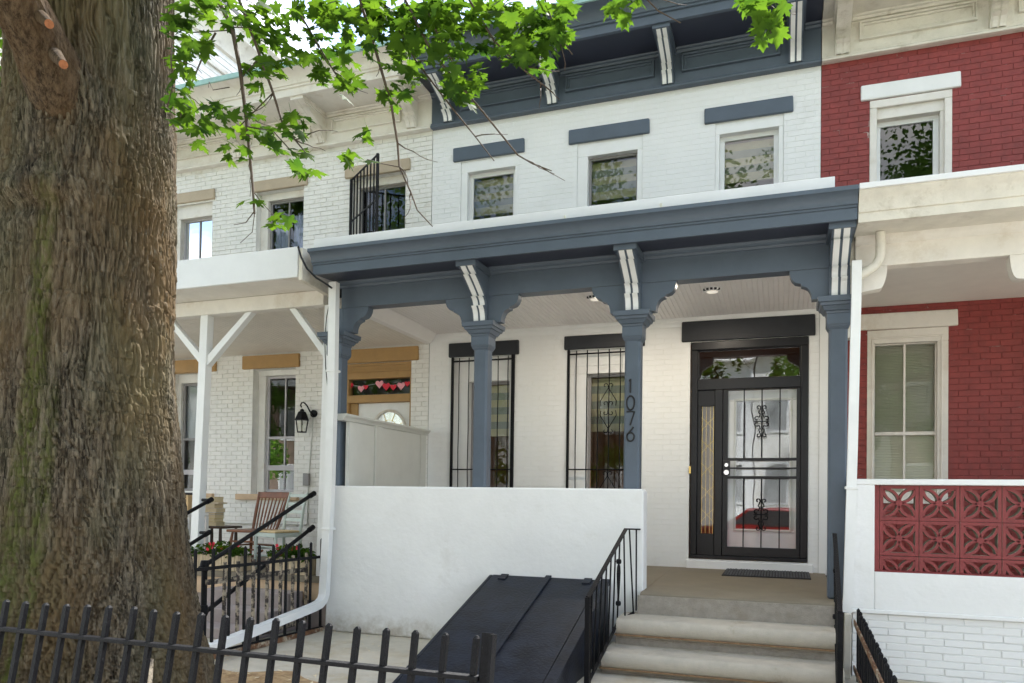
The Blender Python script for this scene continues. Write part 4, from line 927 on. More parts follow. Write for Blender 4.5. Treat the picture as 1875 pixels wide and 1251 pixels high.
# weathered railing of the neighbour's steps
orl = thing('step_railing', 'weathered old railing with peeling balusters on the cream house steps', 'railing', (-5.08, -3, GZ))
XO = -5.06
m = MB(); m.bar((XO, -2.2, -.02), (XO, -3.75, -.01), .03, .05); m.build('handrail', PEEL, orl)
m = MB(); m.bar((XO, -2.2, -.60), (XO, -3.75, -.62), .03, .05); m.build('bottom_rail', PEEL, orl)
for (x, y) in ((412, 1030), (436.5, 1028), (465, 1024), (490, 1022), (514.6, 1020), (537, 1017), (561.5, 1012)):
    q = PX(x, y, XO); m = MB(); m.bar((XO, q.y, -.62), (XO, q.y, q.z), .026); m.lathe([(.018, -.02), (.022, 0), (.018, .02)], (XO, q.y, -.15), 8); m.build('baluster', PEEL, orl)
# pipe handrails of the neighbour's steps
for nm, lab, xp, posts, stub in (('pipe_handrail', 'black pipe handrail with two rails on the right of the cream house steps', -5.10, True, False), ('pipe_handrail', 'black pipe handrail on the left of the cream house steps, by the tree', -6.3, True, True)):
    t = thing(nm, lab, 'handrail', (xp, -3, GZ), 'pipe handrails of the cream house steps')
    if not stub: A, B, C_, D_ = PX(573, 905, xp), PX(366, 1041, xp), PX(571, 967, xp), PX(372, 1124, xp)
    else:
        A, C_ = PX(385, 916, xp), PX(381, 976, xp); B = A+Vector((0, -1.72, -.70)); D_ = C_+Vector((0, -1.70, -.72))
    for a, b in ((A, B), (C_, D_)):
        m = MB(); m.tube([a, b], .022, 10); m.build('rail', IRON, t, smooth=True)
        m = MB(); m.tube([a+(a-b).normalized()*.03, a+(b-a).normalized()*.06], .03, 10); m.build('fitting', IRON, t, smooth=True)
        if stub: m = MB(); m.tube([a, a+Vector((-.13, .02, .0))], .02, 8); m.build('bracket', IRON, t, smooth=True)
    yb = B.y+.06; m = MB(); m.tube([(xp, yb, GZ), (xp, yb, B.z+.02)], .028, 10); m.build('post', IRON, t, smooth=True)
    for zz in (B.z+.02, D_.z+.03):
        m = MB(); m.lathe([(.034, -.05), (.042, -.02), (.042, .02), (.034, .05)], (xp, yb, zz), 12); m.build('collar', IRON, t, smooth=True)
# short dark fence on the right
rf_ = thing('iron_fence', 'dark picket fence with a rusty rail beside the white foundation of the red house', 'fence', (.62, -3.7, GZ))
for i in range(21):
    y = -2.42-i*.142; m = MB(); zt = -.075-.047*(-y-2.4); x = .615+.004*math.sin(i*2.2)
    m.bar((x, y, GZ), (x, y, zt-.012), .027); m.tube([(x, y, zt-.013), (x, y, zt+.003)], [.017, .004], 6); m.build('picket', IRON, rf_)
m = MB(); m.bar((.592, -2.30, -.205), (.592, -5.4, -.36), .012, .045, up=(0, 0, 1)); m.build('rail', RUST, rf_)
m = MB(); m.bar((.592, -2.30, -.60), (.592, -5.4, -.62), .012, .045, up=(0, 0, 1)); m.build('rail', RUST, rf_)
m = MB(); m.hexa([(.50, -2.36, GZ), (.565, -2.36, GZ), (.565, -2.30, GZ), (.50, -2.30, GZ), (.51, -2.36, -.13), (.57, -2.36, -.13), (.57, -2.30, -.13), (.51, -2.30, -.13)]); m.build('end_post', CORNW, rf_, bevel=.01)
# ================================================================== things on the porches
mt = thing('doormat', 'dark patterned rubber doormat in front of the black front door', 'doormat', (-.16, -.4, 0))
b = MB(); zf_ = lambda y: .05/2.31*y
b.hexa([(-.63, -.72, zf_(-.72)+.001), (.30, -.70, zf_(-.70)+.001), (.30, -.06, .001), (-.62, -.06, .001), (-.63, -.72, zf_(-.72)+.012), (.30, -.70, zf_(-.70)+.012), (.30, -.06, .012), (-.62, -.06, .012)]); b.build('mat_base', RUBBER, mt, bevel=.003)
k = MB()
for i in range(30):
    for j in range(20):
        x = -.60+i*.0305; y = -.69+j*.0315+(.015 if i % 2 else 0)
        if (i*7+j*3) % 5 != 0: k.box(x-.010, x+.010, y-.010, y+.010, zf_(y)+.012, zf_(y)+.019)
o = k.build('mat_pattern', mat('grey_mat_pattern', (.10, .10, .105), .8, .3, 30), mt, kind='stuff')
# wall lantern
ln = thing('wall_lantern', 'black carriage lantern on the cream wall beside the porch post', 'lantern', (-6.51, 0, 1.95))
lx, ly, lz = -6.60, -.16, 1.90
m = MB(); m.lathe([(.02, 0), (.055, 0), (.05, .02), (.02, .03)], (0, 0, 0), 14)
m = MB(); m.tube([(-6.50, -.0, 2.02), (-6.50, -.03, 2.02)], .055, 12); m.build('back_plate', IRON, ln, smooth=True)
m = MB(); m.tube([(-6.50, -.02, 1.99), (-6.505, -.10, 2.04), (-6.53, -.15, 2.13), (-6.57, -.17, 2.17), (-6.61, -.165, 2.165), (-6.63, -.16, 2.13), (-6.61, -.16, 2.10)], .011, 6); m.build('arm', IRON, ln, smooth=True)
m = MB(); m.lathe([(.11, -.02), (.105, .0), (.06, .10), (.03, .115), (.035, .13), (.01, .15)], (lx, ly, lz+.03), 6); m.build('cap', IRON, ln)
m = MB(); m.lathe([(.095, .0), (.065, -.16)], (lx, ly, lz), 6); m.build('glass_body', GLASSL, ln)
m = MB()
for i in range(6):
    a = 2*math.pi*i/6; m.tube([(lx+.097*math.cos(a), ly+.097*math.sin(a), lz+.01), (lx+.067*math.cos(a), ly+.067*math.sin(a), lz-.165)], .006, 5)
m.lathe([(.07, -.17), (.072, -.155)], (lx, ly, lz), 6); m.build('cage', IRON, ln)
m = MB(); m.lathe([(.012, -.14), (.012, -.07), (.0, -.05)], (lx, ly, lz), 8); m.build('candle', BLIND, ln)
# conduit and switch box
cdt = thing('electrical_conduit', 'grey conduit with a small switch box running down the cream wall below the lantern', 'conduit', (-6.58, 0, 1.0))
m = MB(); m.tube([(-6.515, -.012, 1.97), (-6.52, -.012, 1.8), (-6.565, -.014, 1.15)], .009, 6); m.tube([(-6.575, -.014, .98), (-6.58, -.014, .40), (-6.60, -.014, .385), (-8.3, -.014, .375)], .011, 6); m.build('pipe', GREYW, cdt, smooth=True)
m = MB(); m.box(-6.645, -6.545, -.055, -.002, .96, 1.14); m.build('switch_box', GREYF, cdt, bevel=.008)
# paper hearts in the transom
hg = thing('heart_garland', 'string of red and pink paper hearts in the transom of the cream house', 'garland', (-5.45, .09, 2.4))
def heart(px, py, s, m):
    p = PY(px, py, .095); b = MB(); pts = []
    for t in np.linspace(0, 2*math.pi, 20, endpoint=False):
        pts.append((p.x+s*16*math.sin(t)**3/16, p.z+s*(13*math.cos(t)-5*math.cos(2*t)-2*math.cos(3*t)-math.cos(4*t))/16))
    b.prismy(pts, .092, .096); return b.build('heart', m, hg)
zx = lambda X_, Y_: (620+X_/4.47, 620+Y_/4.47)
for X_, Y_, s, m_ in ((95, 388, .055, HEARTR), (185, 410, .055, HEARTP), (222, 398, .04, HEARTR), (335, 372, .066, HEARTP), (390, 392, .062, HEARTR), (448, 398, .05, HEARTR), (512, 386, .064, HEARTP), (562, 370, .045, HEARTR)): heart(*zx(X_, Y_), s, m_)
m = MB(); m.tube([PY(*zx(a, b), .098) for a, b in ((55, 370), (185, 395), (335, 365), (448, 385), (575, 355))], .003, 4); m.build('string', CURT, hg)
# chairs, in their own coordinates: seat centre at the origin, facing -y
def rocking_chair():
    t = local(thing('wooden_chair', 'red-brown spindle-back rocking chair on the cream house porch', 'chair'))
    m = MB(); m.prismz([(-.25, -.24), (.25, -.24), (.27, -.1), (.22, .22), (-.22, .22), (-.27, -.1)], .42, .455); m.build('seat', WOODR, t, bevel=.012)
    for s in (-1, 1):
        m = MB(); m.tube([(s*.20, .20, .44), (s*.235, .30, .72), (s*.26, .38, .95)], [.02, .024, .018], 8); m.build('back_post', WOODR, t, smooth=True)
    m = MB(); m.hexa([(-.275, .345, .87), (.275, .345, .87), (.275, .375, .87), (-.275, .375, .87), (-.285, .37, .955), (.285, .37, .955), (.285, .40, .955), (-.285, .40, .955)]); m.build('top_rail', WOODR, t, bevel=.012)
    for i in range(7):
        f = (i-3)/3.5; m = MB(); m.tube([(f*.17, .205, .45), (f*.205, .29, .68), (f*.225, .36, .88)], [.009, .012, .008], 6); m.build('spindle', WOODR, t, smooth=True)
    for s in (-1, 1):
        for y in (-.18, .17):
            m = MB(); m.tube([(s*.19, y, .42), (s*.215, y*1.1, .25), (s*.235, y*1.2, .06)], [.016, .024, .016], 8); m.build('leg', WOODR, t, smooth=True)
        m = MB(); m.tube([(s*.237, -.42+.05*i*1.9, .035+.16*((i-4.2)/5)**2*.7) for i in range(10)], .018, 6); m.build('rocker', WOODR, t, smooth=True)
        m = MB(); m.tube([(s*.21, -.19, .24), (s*.21, .19, .24)], .011, 6); m.build('stretcher', WOODR, t, smooth=True)
    for y, z in ((-.19, .20), (-.19, .30), (.18, .24)):
        m = MB(); m.tube([(-.215, y, z), (.215, y, z)], .012, 6); m.build('stretcher', WOODR, t, smooth=True)
    return t
def sage_chair():
    t = local(thing('wooden_chair', 'pale sage-green side chair with a woven seat on the cream house porch', 'chair'))
    m = MB(); m.prismz([(-.22, -.22), (.22, -.22), (.18, .18), (-.18, .18)], .445, .47); m.build('seat', WICK, t, bevel=.012)
    m = MB(); frame = [(-.225, -.225), (.225, -.225), (.185, .185), (-.185, .185)]; m.prismz(frame, .39, .443); m.build('apron', GREENP, t, bevel=.006)
    for s in (-1, 1):
        m = MB(); m.tube([(s*.18, .20, .0), (s*.175, .18, .45), (s*.178, .22, .75), (s*.18, .28, .95)], [.018, .021, .018, .014], 8); m.build('back_post', GREENP, t, smooth=True)
        m = MB(); m.tube([(s*.205, -.20, .40), (s*.21, -.205, .2), (s*.205, -.205, .0)], [.022, .019, .013], 8); m.build('leg', GREENP, t, smooth=True)
        for z in (.14, .24): m = MB(); m.tube([(s*.205, -.2, z), (s*.18, .19, z)], .010, 6); m.build('stretcher', GREENP, t, smooth=True)
    for z in (.16, .27): m = MB(); m.tube([(-.205, -.2, z), (.205, -.2, z)], .010, 6); m.build('stretcher', GREENP, t, smooth=True)
    for z, y in ((.60, .20), (.70, .215), (.80, .235), (.91, .268)):
        m = MB(); m.hexa([(-.18, y-.007, z-.02), (.18, y-.007, z-.02), (.18, y+.007, z-.02), (-.18, y+.007, z-.02), (-.18, y, z+.022), (.18, y, z+.022), (.18, y+.013, z+.022), (-.18, y+.013, z+.022)]); m.build('slat', GREENP, t, bevel=.004)
    return t
rc = rocking_chair(); rc.location = (-6.62, -1.15, lf); rc.rotation_euler = (0, 0, rad(-4))
sc_ = sage_chair(); sc_.location = (-5.98, -1.45, lf); sc_.rotation_euler = (0, 0, rad(-18))
# side table with books
st = thing('side_table', 'small dark wooden table carrying the stack of books', 'table', (-7.42, -.92, lf))
m = MB(); m.box(-7.70, -7.16, -1.15, -.72, .345, .375); m.build('tabletop', DARKW, st, bevel=.006)
for x in (-7.64, -7.22):
    for y in (-1.09, -.78): m = MB(); m.tube([(x, y, lf), (x, y, .1), (x, y, .345)], [.018, .026, .02], 8); m.build('leg', DARKW, st, smooth=True)
m = MB(); m.box(-7.64, -7.22, -1.09, -.78, .02, .04); m.build('shelf', DARKW, st)
names = ['thick cream book at the bottom of the stack on the dark table', 'yellowed paperback second from the bottom of the book stack', 'pale yellow book third from the bottom of the book stack', 'thin lilac-grey book in the middle of the book stack', 'white book just above the middle of the book stack', 'worn tan book third from the top of the stack', 'wide pale book second from the top of the stack', 'brown box-like book on top of the stack']
bc = [(.66, .58, .40), (.66, .54, .25), (.70, .62, .36), (.55, .52, .56), (.74, .70, .62), (.60, .48, .32), (.72, .66, .56), (.55, .38, .17)]
z = .376
for i in range(8):
    h = (.055, .05, .05, .03, .06, .06, .022, .075)[i]; wd = (.27, .25, .24, .25, .27, .24, .32, .25)[i]; cx_ = -7.50+(.01, -.005, .008, 0, .012, -.006, .02, -.012)[i]
    t = tag(thing('book', names[i], 'book', (cx_, -.93, z), 'books stacked on the dark table'), names[i], 'book', 'books stacked on the dark table')
    cm_ = mat('book_cover_%s' % 'abcdefgh'[i], bc[i], .7, .12, 20)
    m = MB(); m.box(cx_-wd/2, cx_+wd/2, -1.03, -.84, z, z+.004); m.box(cx_-wd/2, cx_+wd/2, -1.03, -.84, z+h-.005, z+h-.001); m.box(cx_-wd/2, cx_-wd/2+.005, -1.029, -.841, z+.004, z+h-.005); m.build('cover', cm_, t)
    m = MB(); m.box(cx_-wd/2+.006, cx_+wd/2-.006, -1.022, -.846, z+.005, z+h-.006); m.build('pages', PAPER, t); z += h
# white stand with crates left of the post
ws = thing('white_stand', 'white painted stand behind the braced porch post, half hidden by the tree', 'stand', (-7.45, -1.5, lf))
m = MB(); m.box(-7.75, -7.28, -1.65, -1.25, .52, .56); m.build('top', TRIMW, ws, bevel=.005)
for x in (-7.72, -7.33):
    for y in (-1.62, -1.30): m = MB(); m.box(x, x+.05, y, y+.05, lf, .518); m.build('leg', TRIMW, ws)
cr_ = thing('box', 'tan box with an orange band on the white stand', 'box', (-7.45, -1.45, .56))
m = MB(); m.box(-7.68, -7.31, -1.6, -1.3, .562, .80); m.build('carton', CARDB, cr_, bevel=.004)
m = MB(); m.box(-7.66, -7.36, -1.606, -1.601, .63, .675); m.build('band', ORANGE, cr_)
m = MB(); m.tube([(-7.66, -1.45, .815), (-7.34, -1.45, .815)], .018, 8); m.build('handle', RUBBER, cr_)
rb_ = thing('storage_bin', 'orange plastic bin under the white stand', 'bin', (-7.52, -1.45, lf))
m = MB(); m.hexa([(-7.66, -1.58, lf), (-7.38, -1.58, lf), (-7.38, -1.32, lf), (-7.66, -1.32, lf), (-7.69, -1.6, .32), (-7.35, -1.6, .32), (-7.35, -1.3, .32), (-7.69, -1.3, .32)]); m.build('tub', ORANGE, rb_, bevel=.01)
m = MB(); m.box(-7.70, -7.34, -1.61, -1.29, .321, .345); m.build('lid', ORANGE, rb_, bevel=.006)
# planters of red flowers
def planter(x0, x1, y, lab, seed):
    r = random.Random(seed); t = thing('planter', lab, 'planter', ((x0+x1)/2, y, lf), 'log planters with red flowers')
    m = MB(); n = int((x1-x0)/.045); 
    for i in range(n):
        a = x0+(x1-x0)*i/n; b_ = a+(x1-x0)/n-.004; h = .19+r.uniform(-.008, .008); m.box(a, b_, y-.12+r.uniform(0, .012), y-.09, lf+.004, lf+h)
    m.box(x0, x1, y-.09, y+.12, lf, lf+.18); m.build('box', LOG, t, bevel=.004)
    f = MB()
    for i in range(430):
        q = r.random(); px, py = r.uniform(x0-.02, x1+.02), y+r.uniform(-.15, .12); top = .15*(1-.6*abs((px-(x0+x1)/2)/(x1-x0))*2)+.03; pz = lf+.17+top*q
        a = Vector((r.gauss(0, 1), r.gauss(-.3, .8), r.gauss(.2, .8))).normalized(); b_ = a.cross(Vector((r.gauss(0, 1), r.gauss(0, 1), r.gauss(0, 1)))).normalized(); l = r.uniform(.022, .042); p_ = Vector((px, py, pz))
        f.add([p_-a*l, p_+b_*l*.55, p_+a*l, p_-b_*l*.55], [(0, 1, 2, 3)])
    f.build('foliage', LEAF, t, kind='stuff')
    for i in range(7):
        px, py = r.uniform(x0+.05, x1-.05), y-r.uniform(.03, .13); pz = lf+r.uniform(.24, .33); m = MB()
        for k_ in range(5):
            a = 6.28*k_/5; c = (px, py, pz); u = Vector((math.cos(a)*.022, -.006, math.sin(a)*.022)); v = Vector((-math.sin(a)*.013, 0, math.cos(a)*.013)); c = Vector(c)
            m.add([c, c+u*.7+v, c+u*1.2, c+u*.7-v], [(0, 1, 2, 3)])
        m.build('flower', PETAL, t)
    return t
planter(-6.77, -6.05, -2.02, 'wide log-faced planter of red flowers near the braced porch post', 1)
planter(-5.62, -5.10, -2.02, 'narrower log-faced planter of red flowers next to the corner post', 2)
# ================================================================== the big tree
tree = thing('maple_tree', 'massive old maple with furrowed mossy trunk at left, leaves hanging over the facades', 'tree', (-4.55, -5.54, GZ))
_TAB = {}
def _vn(x, y, seed=0, px=None):
    if seed not in _TAB: _TAB[seed] = np.random.RandomState(seed).rand(256, 256)
    T = _TAB[seed]; xi = np.floor(x).astype(int); yi = np.floor(y).astype(int); fx = x-xi; fy = y-yi
    fx = fx*fx*(3-2*fx); fy = fy*fy*(3-2*fy)
    if px: x0_, x1_ = np.mod(xi, px), np.mod(xi+1, px)
    else: x0_, x1_ = xi % 256, (xi+1) % 256
    g_ = lambda a, b: T[a % 256, b % 256]
    return (g_(x0_, yi)*(1-fx)+g_(x1_, yi)*fx)*(1-fy)+(g_(x0_, yi+1)*(1-fx)+g_(x1_, yi+1)*fx)*fy
def vnoise(x, y, seed=0, px=None):     # two lattices half a cell apart, so no rows show
    return (_vn(x, y, seed, px)+_vn(x+.5, y+.5, seed+100, px))*.5*1.35-.175
def bark(u, z, circ, amp):
    """u in 0..1 round the stem (seamless), z along it in metres; interlaced vertical ridges"""
    n1 = max(5, int(circ*18)); n2 = max(9, int(circ*43)); n3 = max(12, int(circ*60)); h = lambda n, f: max(3, int(n*f))
    zz = z+.45*vnoise(u*h(n1, .5), z*.4, 31, h(n1, .5))
    def fur(n, seed, k1, f1, k2, f2):
        w_ = k1*(vnoise(u*h(n, .30), z*f1, seed, h(n, .30))-.5)+k2*(vnoise(u*h(n, .6), z*f2, seed+1, h(n, .6))-.5)
        p = np.mod(n*u+w_, 1.0); t = np.abs(2*p-1); return t
    t1 = fur(n1, 41, 3.6, 1.7, 1.3, 4.2); t2 = fur(n2, 51, 4.4, 2.6, 1.8, 6.5)
    m1 = .45+.55*np.clip((vnoise(u*n1, zz*1.2, 61, n1)-.25)*2.5, 0, 1); m2 = .35+.65*np.clip((vnoise(u*n2, zz*2.2, 62, n2)-.25)*2.2, 0, 1)
    e = vnoise(u*h(n1, .5), z*1.1, 4, h(n1, .5)); c = vnoise(u*n3, zz*4, 3, n3); c2 = vnoise(u*n3*2, zz*24, 5, n3*2)
    p1 = 1-m1*(1-np.minimum(1, t1*2.1)**.8); p2 = 1-m2*(1-np.minimum(1, t2*1.7))
    return amp*(.62*p1+.80*p2+.34*c+.10*c2+.8*(e-.5)-1.45)
DT = 5.2
pr_y = [-160, 0, 200, 400, 700, 1000, 1150, 1251, 1330, 1400]
lf_x = [30, 32, 31, 12, 2, -10, -30, -45, -72, -118]
rt_x = [303, 304, 306, 308, 312, 337, 356, 381, 412, 455]
ys_ = np.linspace(-150, 1345, 860); U = 520
lx_ = np.interp(ys_, pr_y, lf_x); rx_ = np.interp(ys_, pr_y, rt_x)
th = np.linspace(0, 2*math.pi, U, endpoint=False)-math.pi/2+math.pi     # seam at the back
verts = np.zeros((len(ys_), U, 3))
RZ0 = PD(134, 128, 4.65).z; _e = (.50, PD(275, 335, 4.65).z-RZ0); RL = math.hypot(*_e); RD = (_e[0]/RL, _e[1]/RL)
for i, y in enumerate(ys_):
    c = PD((lx_[i]+rx_[i])/2, y, DT); r_ = (rx_[i]-lx_[i])/2*DT/FPX*.985
    z = c.z; uu = np.arange(U)/U
    but = 1+.05*np.clip((1.0-(z-GZ))/1.0, 0, 1)*np.cos(5*th+1.0)+.02*np.cos(3*th+z*.8)
    knot = sum(a*np.exp(-((((th-t0+math.pi) % (2*math.pi)-math.pi)/sg)**2+((z-z0)/sz)**2)) for a, t0, sg, z0, sz in ((.05, -1.75, .25, 1.72, .12), (.06, -1.2, .9, 2.72, .10), (.05, 3.6, .4, 2.95, .10), (-.05, -1.4, .5, 2.60, .05), (.035, -2.2, .4, 2.25, .08)))
    dth = (th-(-.905)+math.pi) % (2*math.pi)-math.pi; ru = dth*r_; rv = z-RZ0      # collar ridge running down from the limb's armpit
    al = np.clip((ru*RD[0]+rv*RD[1]), 0, RL); pe_ = np.hypot(ru-al*RD[0], rv-al*RD[1]); sd_ = np.sign((ru-al*RD[0])*RD[1]*-1+(rv-al*RD[1])*RD[0])
    knot = knot+.05*np.exp(-(pe_/.085)**2)*(1-.7*al/RL)
    rr = r_*but+knot+bark(uu, np.full(U, z), 2*math.pi*r_, .040)-.004
    verts[i, :, 0] = c.x+rr*np.cos(th); verts[i, :, 1] = c.y+rr*np.sin(th); verts[i, :, 2] = z
def grid_obj(name, V, m, parent):
    n, u = V.shape[:2]; me = bpy.data.meshes.new(name); idx = np.arange(n*u).reshape(n, u)
    a = idx[:-1]; b = np.roll(idx, -1, 1)[:-1]; c = np.roll(idx, -1, 1)[1:]; d_ = idx[1:]
    F = np.stack([a, d_, c, b], -1).reshape(-1, 4)
    me.vertices.add(n*u); me.vertices.foreach_set('co', V.reshape(-1)); me.loops.add(F.size); me.loops.foreach_set('vertex_index', F.reshape(-1).astype(np.int32))
    me.polygons.add(len(F)); me.polygons.foreach_set('loop_start', np.arange(0, F.size, 4, dtype=np.int32)); me.update(calc_edges=True); me.validate()
    me.polygons.foreach_set('use_smooth', [True]*len(F)); me.materials.append(m)
    bb_ = bmesh.new(); bb_.from_mesh(me); bmesh.ops.recalc_face_normals(bb_, faces=bb_.faces); bb_.to_mesh(me); bb_.free()
    o = bpy.data.objects.new(name, me); COL.objects.link(o); put(o, parent); return o
# bark: browns and greys, paler plates, and moss in streaks down one side
def barkmat(name, c0, c1, moss=True):
    m = bpy.data.materials.new(name); m.use_nodes = True; t = m.node_tree; n = t.nodes; b = n['Principled BSDF']; k = t.links.new
    b.inputs['Roughness'].default_value = .92; b.inputs['Specular IOR Level'].default_value = .2
    g = n.new('ShaderNodeNewGeometry')
    def noise(sc, st, det=5, ro=.6):
        mp_ = n.new('ShaderNodeMapping'); mp_.inputs['Scale'].default_value = st; k(g.outputs['Position'], mp_.inputs['Vector'])
        q = n.new('ShaderNodeTexNoise'); q.inputs['Scale'].default_value = sc; q.inputs['Detail'].default_value = det; q.inputs['Roughness'].default_value = ro; k(mp_.outputs['Vector'], q.inputs['Vector']); return q.outputs['Fac']
    def ramp(f, p0, p1, a, bb__):
        r = n.new('ShaderNodeValToRGB'); r.color_ramp.elements[0].position = p0; r.color_ramp.elements[1].position = p1; r.color_ramp.elements[0].color = (*a, 1); r.color_ramp.elements[1].color = (*bb__, 1); k(f, r.inputs['Fac']); return r.outputs['Color']
    def mixc(f, a, bb__, mode='MIX'):
        q = n.new('ShaderNodeMix'); q.data_type = 'RGBA'; q.blend_type = mode; k(f, q.inputs['Factor']); k(a, q.inputs['A'])
        (k(bb__, q.inputs['B']) if not isinstance(bb__, tuple) else q.inputs['B'].__setattr__('default_value', (*bb__, 1))); return q.outputs['Result']
    base = ramp(noise(34, (1, 1, .10), 8, .82), .41, .60, c0, c1)
    big = ramp(noise(1.6, (1, 1, .5), 4), .40, .62, (0, 0, 0), (1, 1, 1)); base = mixc(big, base, (c1[0]*.62, c1[1]*.50, c1[2]*.36))
    pl = ramp(noise(46, (1, 1, .2), 6, .7), .56, .70, (0, 0, 0), (1, 1, 1)); base = mixc(pl, base, (.20, .172, .128) if moss else (.10, .068, .042))
    if moss:
        sp_ = n.new('ShaderNodeSeparateXYZ'); k(g.outputs['Position'], sp_.inputs[0])
        w_ = noise(1.3, (1, 1, .35), 3)
        def M(op, a, b_):
            q = n.new('ShaderNodeMath'); q.operation = op
            for i_, v in enumerate((a, b_)):
                if isinstance(v, (int, float)): q.inputs[i_].default_value = v
                else: k(v, q.inputs[i_])
            return q.outputs[0]
        tot = None
        for x0_, wd, zmax, sl_ in ((-6.27, .09, 2.6, -.07), (-6.12, .06, 1.3, -.05), (-6.55, .12, .15, 0)):
            xx = M('ADD', M('ADD', M('ADD', M('MULTIPLY', sp_.outputs['X'], .941), M('MULTIPLY', sp_.outputs['Y'], .338)), M('MULTIPLY', M('SUBTRACT', w_, .5), .25)), M('MULTIPLY', sp_.outputs['Z'], sl_))
            d_ = M('DIVIDE', M('SUBTRACT', xx, x0_), wd); e_ = M('SUBTRACT', 1.0, M('MULTIPLY', d_, d_)); e_ = M('MAXIMUM', e_, 0)
            fz_ = n.new('ShaderNodeMapRange'); fz_.inputs['From Min'].default_value = zmax+.5; fz_.inputs['From Max'].default_value = zmax-.5; k(sp_.outputs['Z'], fz_.inputs['Value'])
            e_ = M('MULTIPLY', e_, fz_.outputs['Result']); tot = e_ if tot is None else M('MAXIMUM', tot, e_)
        mn = ramp(noise(30, (1, 1, .4), 5, .7), .36, .60, (0, 0, 0), (1, 1, 1)); sx_ = n.new('ShaderNodeSeparateColor'); k(mn, sx_.inputs[0])
        fac = M('MULTIPLY', M('MULTIPLY', tot, sx_.outputs[0]), .95)
        base = mixc(fac, base, (.085, .100, .020))
        gl_ = M('MULTIPLY', ramp_f(n, k, noise(2.0, (1, 1, .5), 4)), .35); base = mixc(gl_, base, (.12, .125, .06))
    k(base, b.inputs['Base Color'])
    bn = noise(60, (1, 1, .22), 6, .75); bp = n.new('ShaderNodeBump'); bp.inputs['Strength'].default_value = .9; bp.inputs['Distance'].default_value = .02; k(bn, bp.inputs['Height']); k(bp.outputs['Normal'], b.inputs['Normal'])
    return m
def ramp_f(n, k, f):
    r = n.new('ShaderNodeMapRange'); r.inputs['From Min'].default_value = .45; r.inputs['From Max'].default_value = .7; k(f, r.inputs['Value']); return r.outputs['Result']
BARK = barkmat('furrowed_bark', (.012, .009, .006), (.215, .178, .125)); BARKL = barkmat('brown_limb_bark', (.020, .013, .008), (.165, .115, .070), False)
grid_obj('trunk', verts, BARK, tree)
def limb(path, rads, name, m, n=300, u=200, amp=.018):
    P_ = [Vector(p) for p in path]; L_ = np.cumsum([0]+[(P_[i+1]-P_[i]).length for i in range(len(P_)-1)]); s_ = np.linspace(0, L_[-1], n)
    xyz = np.stack([np.interp(s_, L_, [p[j] for p in P_]) for j in range(3)], -1)
    for _ in range(14): xyz[1:-1] = (xyz[:-2]+2*xyz[1:-1]+xyz[2:])/4
    rr = np.interp(s_, L_, rads); V = np.zeros((n, u, 3)); prev = Vector((0, 1, 0)); uu = np.arange(u)/u
    for i in range(n):
        tg = Vector(xyz[min(i+1, n-1)]-xyz[max(i-1, 0)]).normalized(); prev = (prev-tg*prev.dot(tg)).normalized(); v_ = tg.cross(prev)
        r_ = rr[i]+bark(uu, np.full(u, s_[i]), 2*math.pi*rr[i], amp)
        for j in range(3): V[i, :, j] = xyz[i, j]+r_*(np.cos(2*math.pi*uu)*prev[j]+np.sin(2*math.pi*uu)*v_[j])
    return grid_obj(name, V, m, tree)
limb([PD(225, 420, 5.5), PD(168, 290, 5.12), PD(118, 180, 4.80), PD(72, 78, 4.58), PD(20, -20, 4.38), PD(-60, -150, 4.1), PD(-230, -420, 3.65), PD(-380, -800, 3.3)], [.10, .20, .205, .160, .150, .14, .12, .09], 'limb', BARKL, amp=.010)
limb([PD(160, -120, 5.2), PD(165, -330, 5.2), PD(150, -620, 5.3), PD(60, -1200, 5.6)], [.54, .50, .36, .2], 'limb', BARK, 200, 160)
limb([PD(175, -200, 5.15), PD(330, -420, 4.8), PD(560, -560, 4.4), PD(900, -640, 4.2), PD(1500, -760, 4.1)], [.36, .26, .17, .12, .06], 'limb', BARKL, 240, 100, .012)
limb([PD(160, -300, 5.3), PD(330, -520, 6.0), PD(560, -700, 6.8), PD(760, -900, 7.6)], [.36, .25, .18, .08], 'limb', BARKL, 160, 100, .012)
for (px, py, d_, qx, qy) in ((74, 30, 4.44, 90, 44), (104, 104, 4.50, 116, 118)):
    a = PD(px, py, d_); b_ = PD(qx, qy, d_-.16); m = MB(); m.tube([a+(a-b_)*.8, b_], [.05, .026], 10); stb = m.build('pruned_stub', BARKL, tree, smooth=True)
    m = MB(); m.tube([b_, b_+(b_-a).normalized()*.006], .024, 12); m.build('cut_end', CUT, stb)
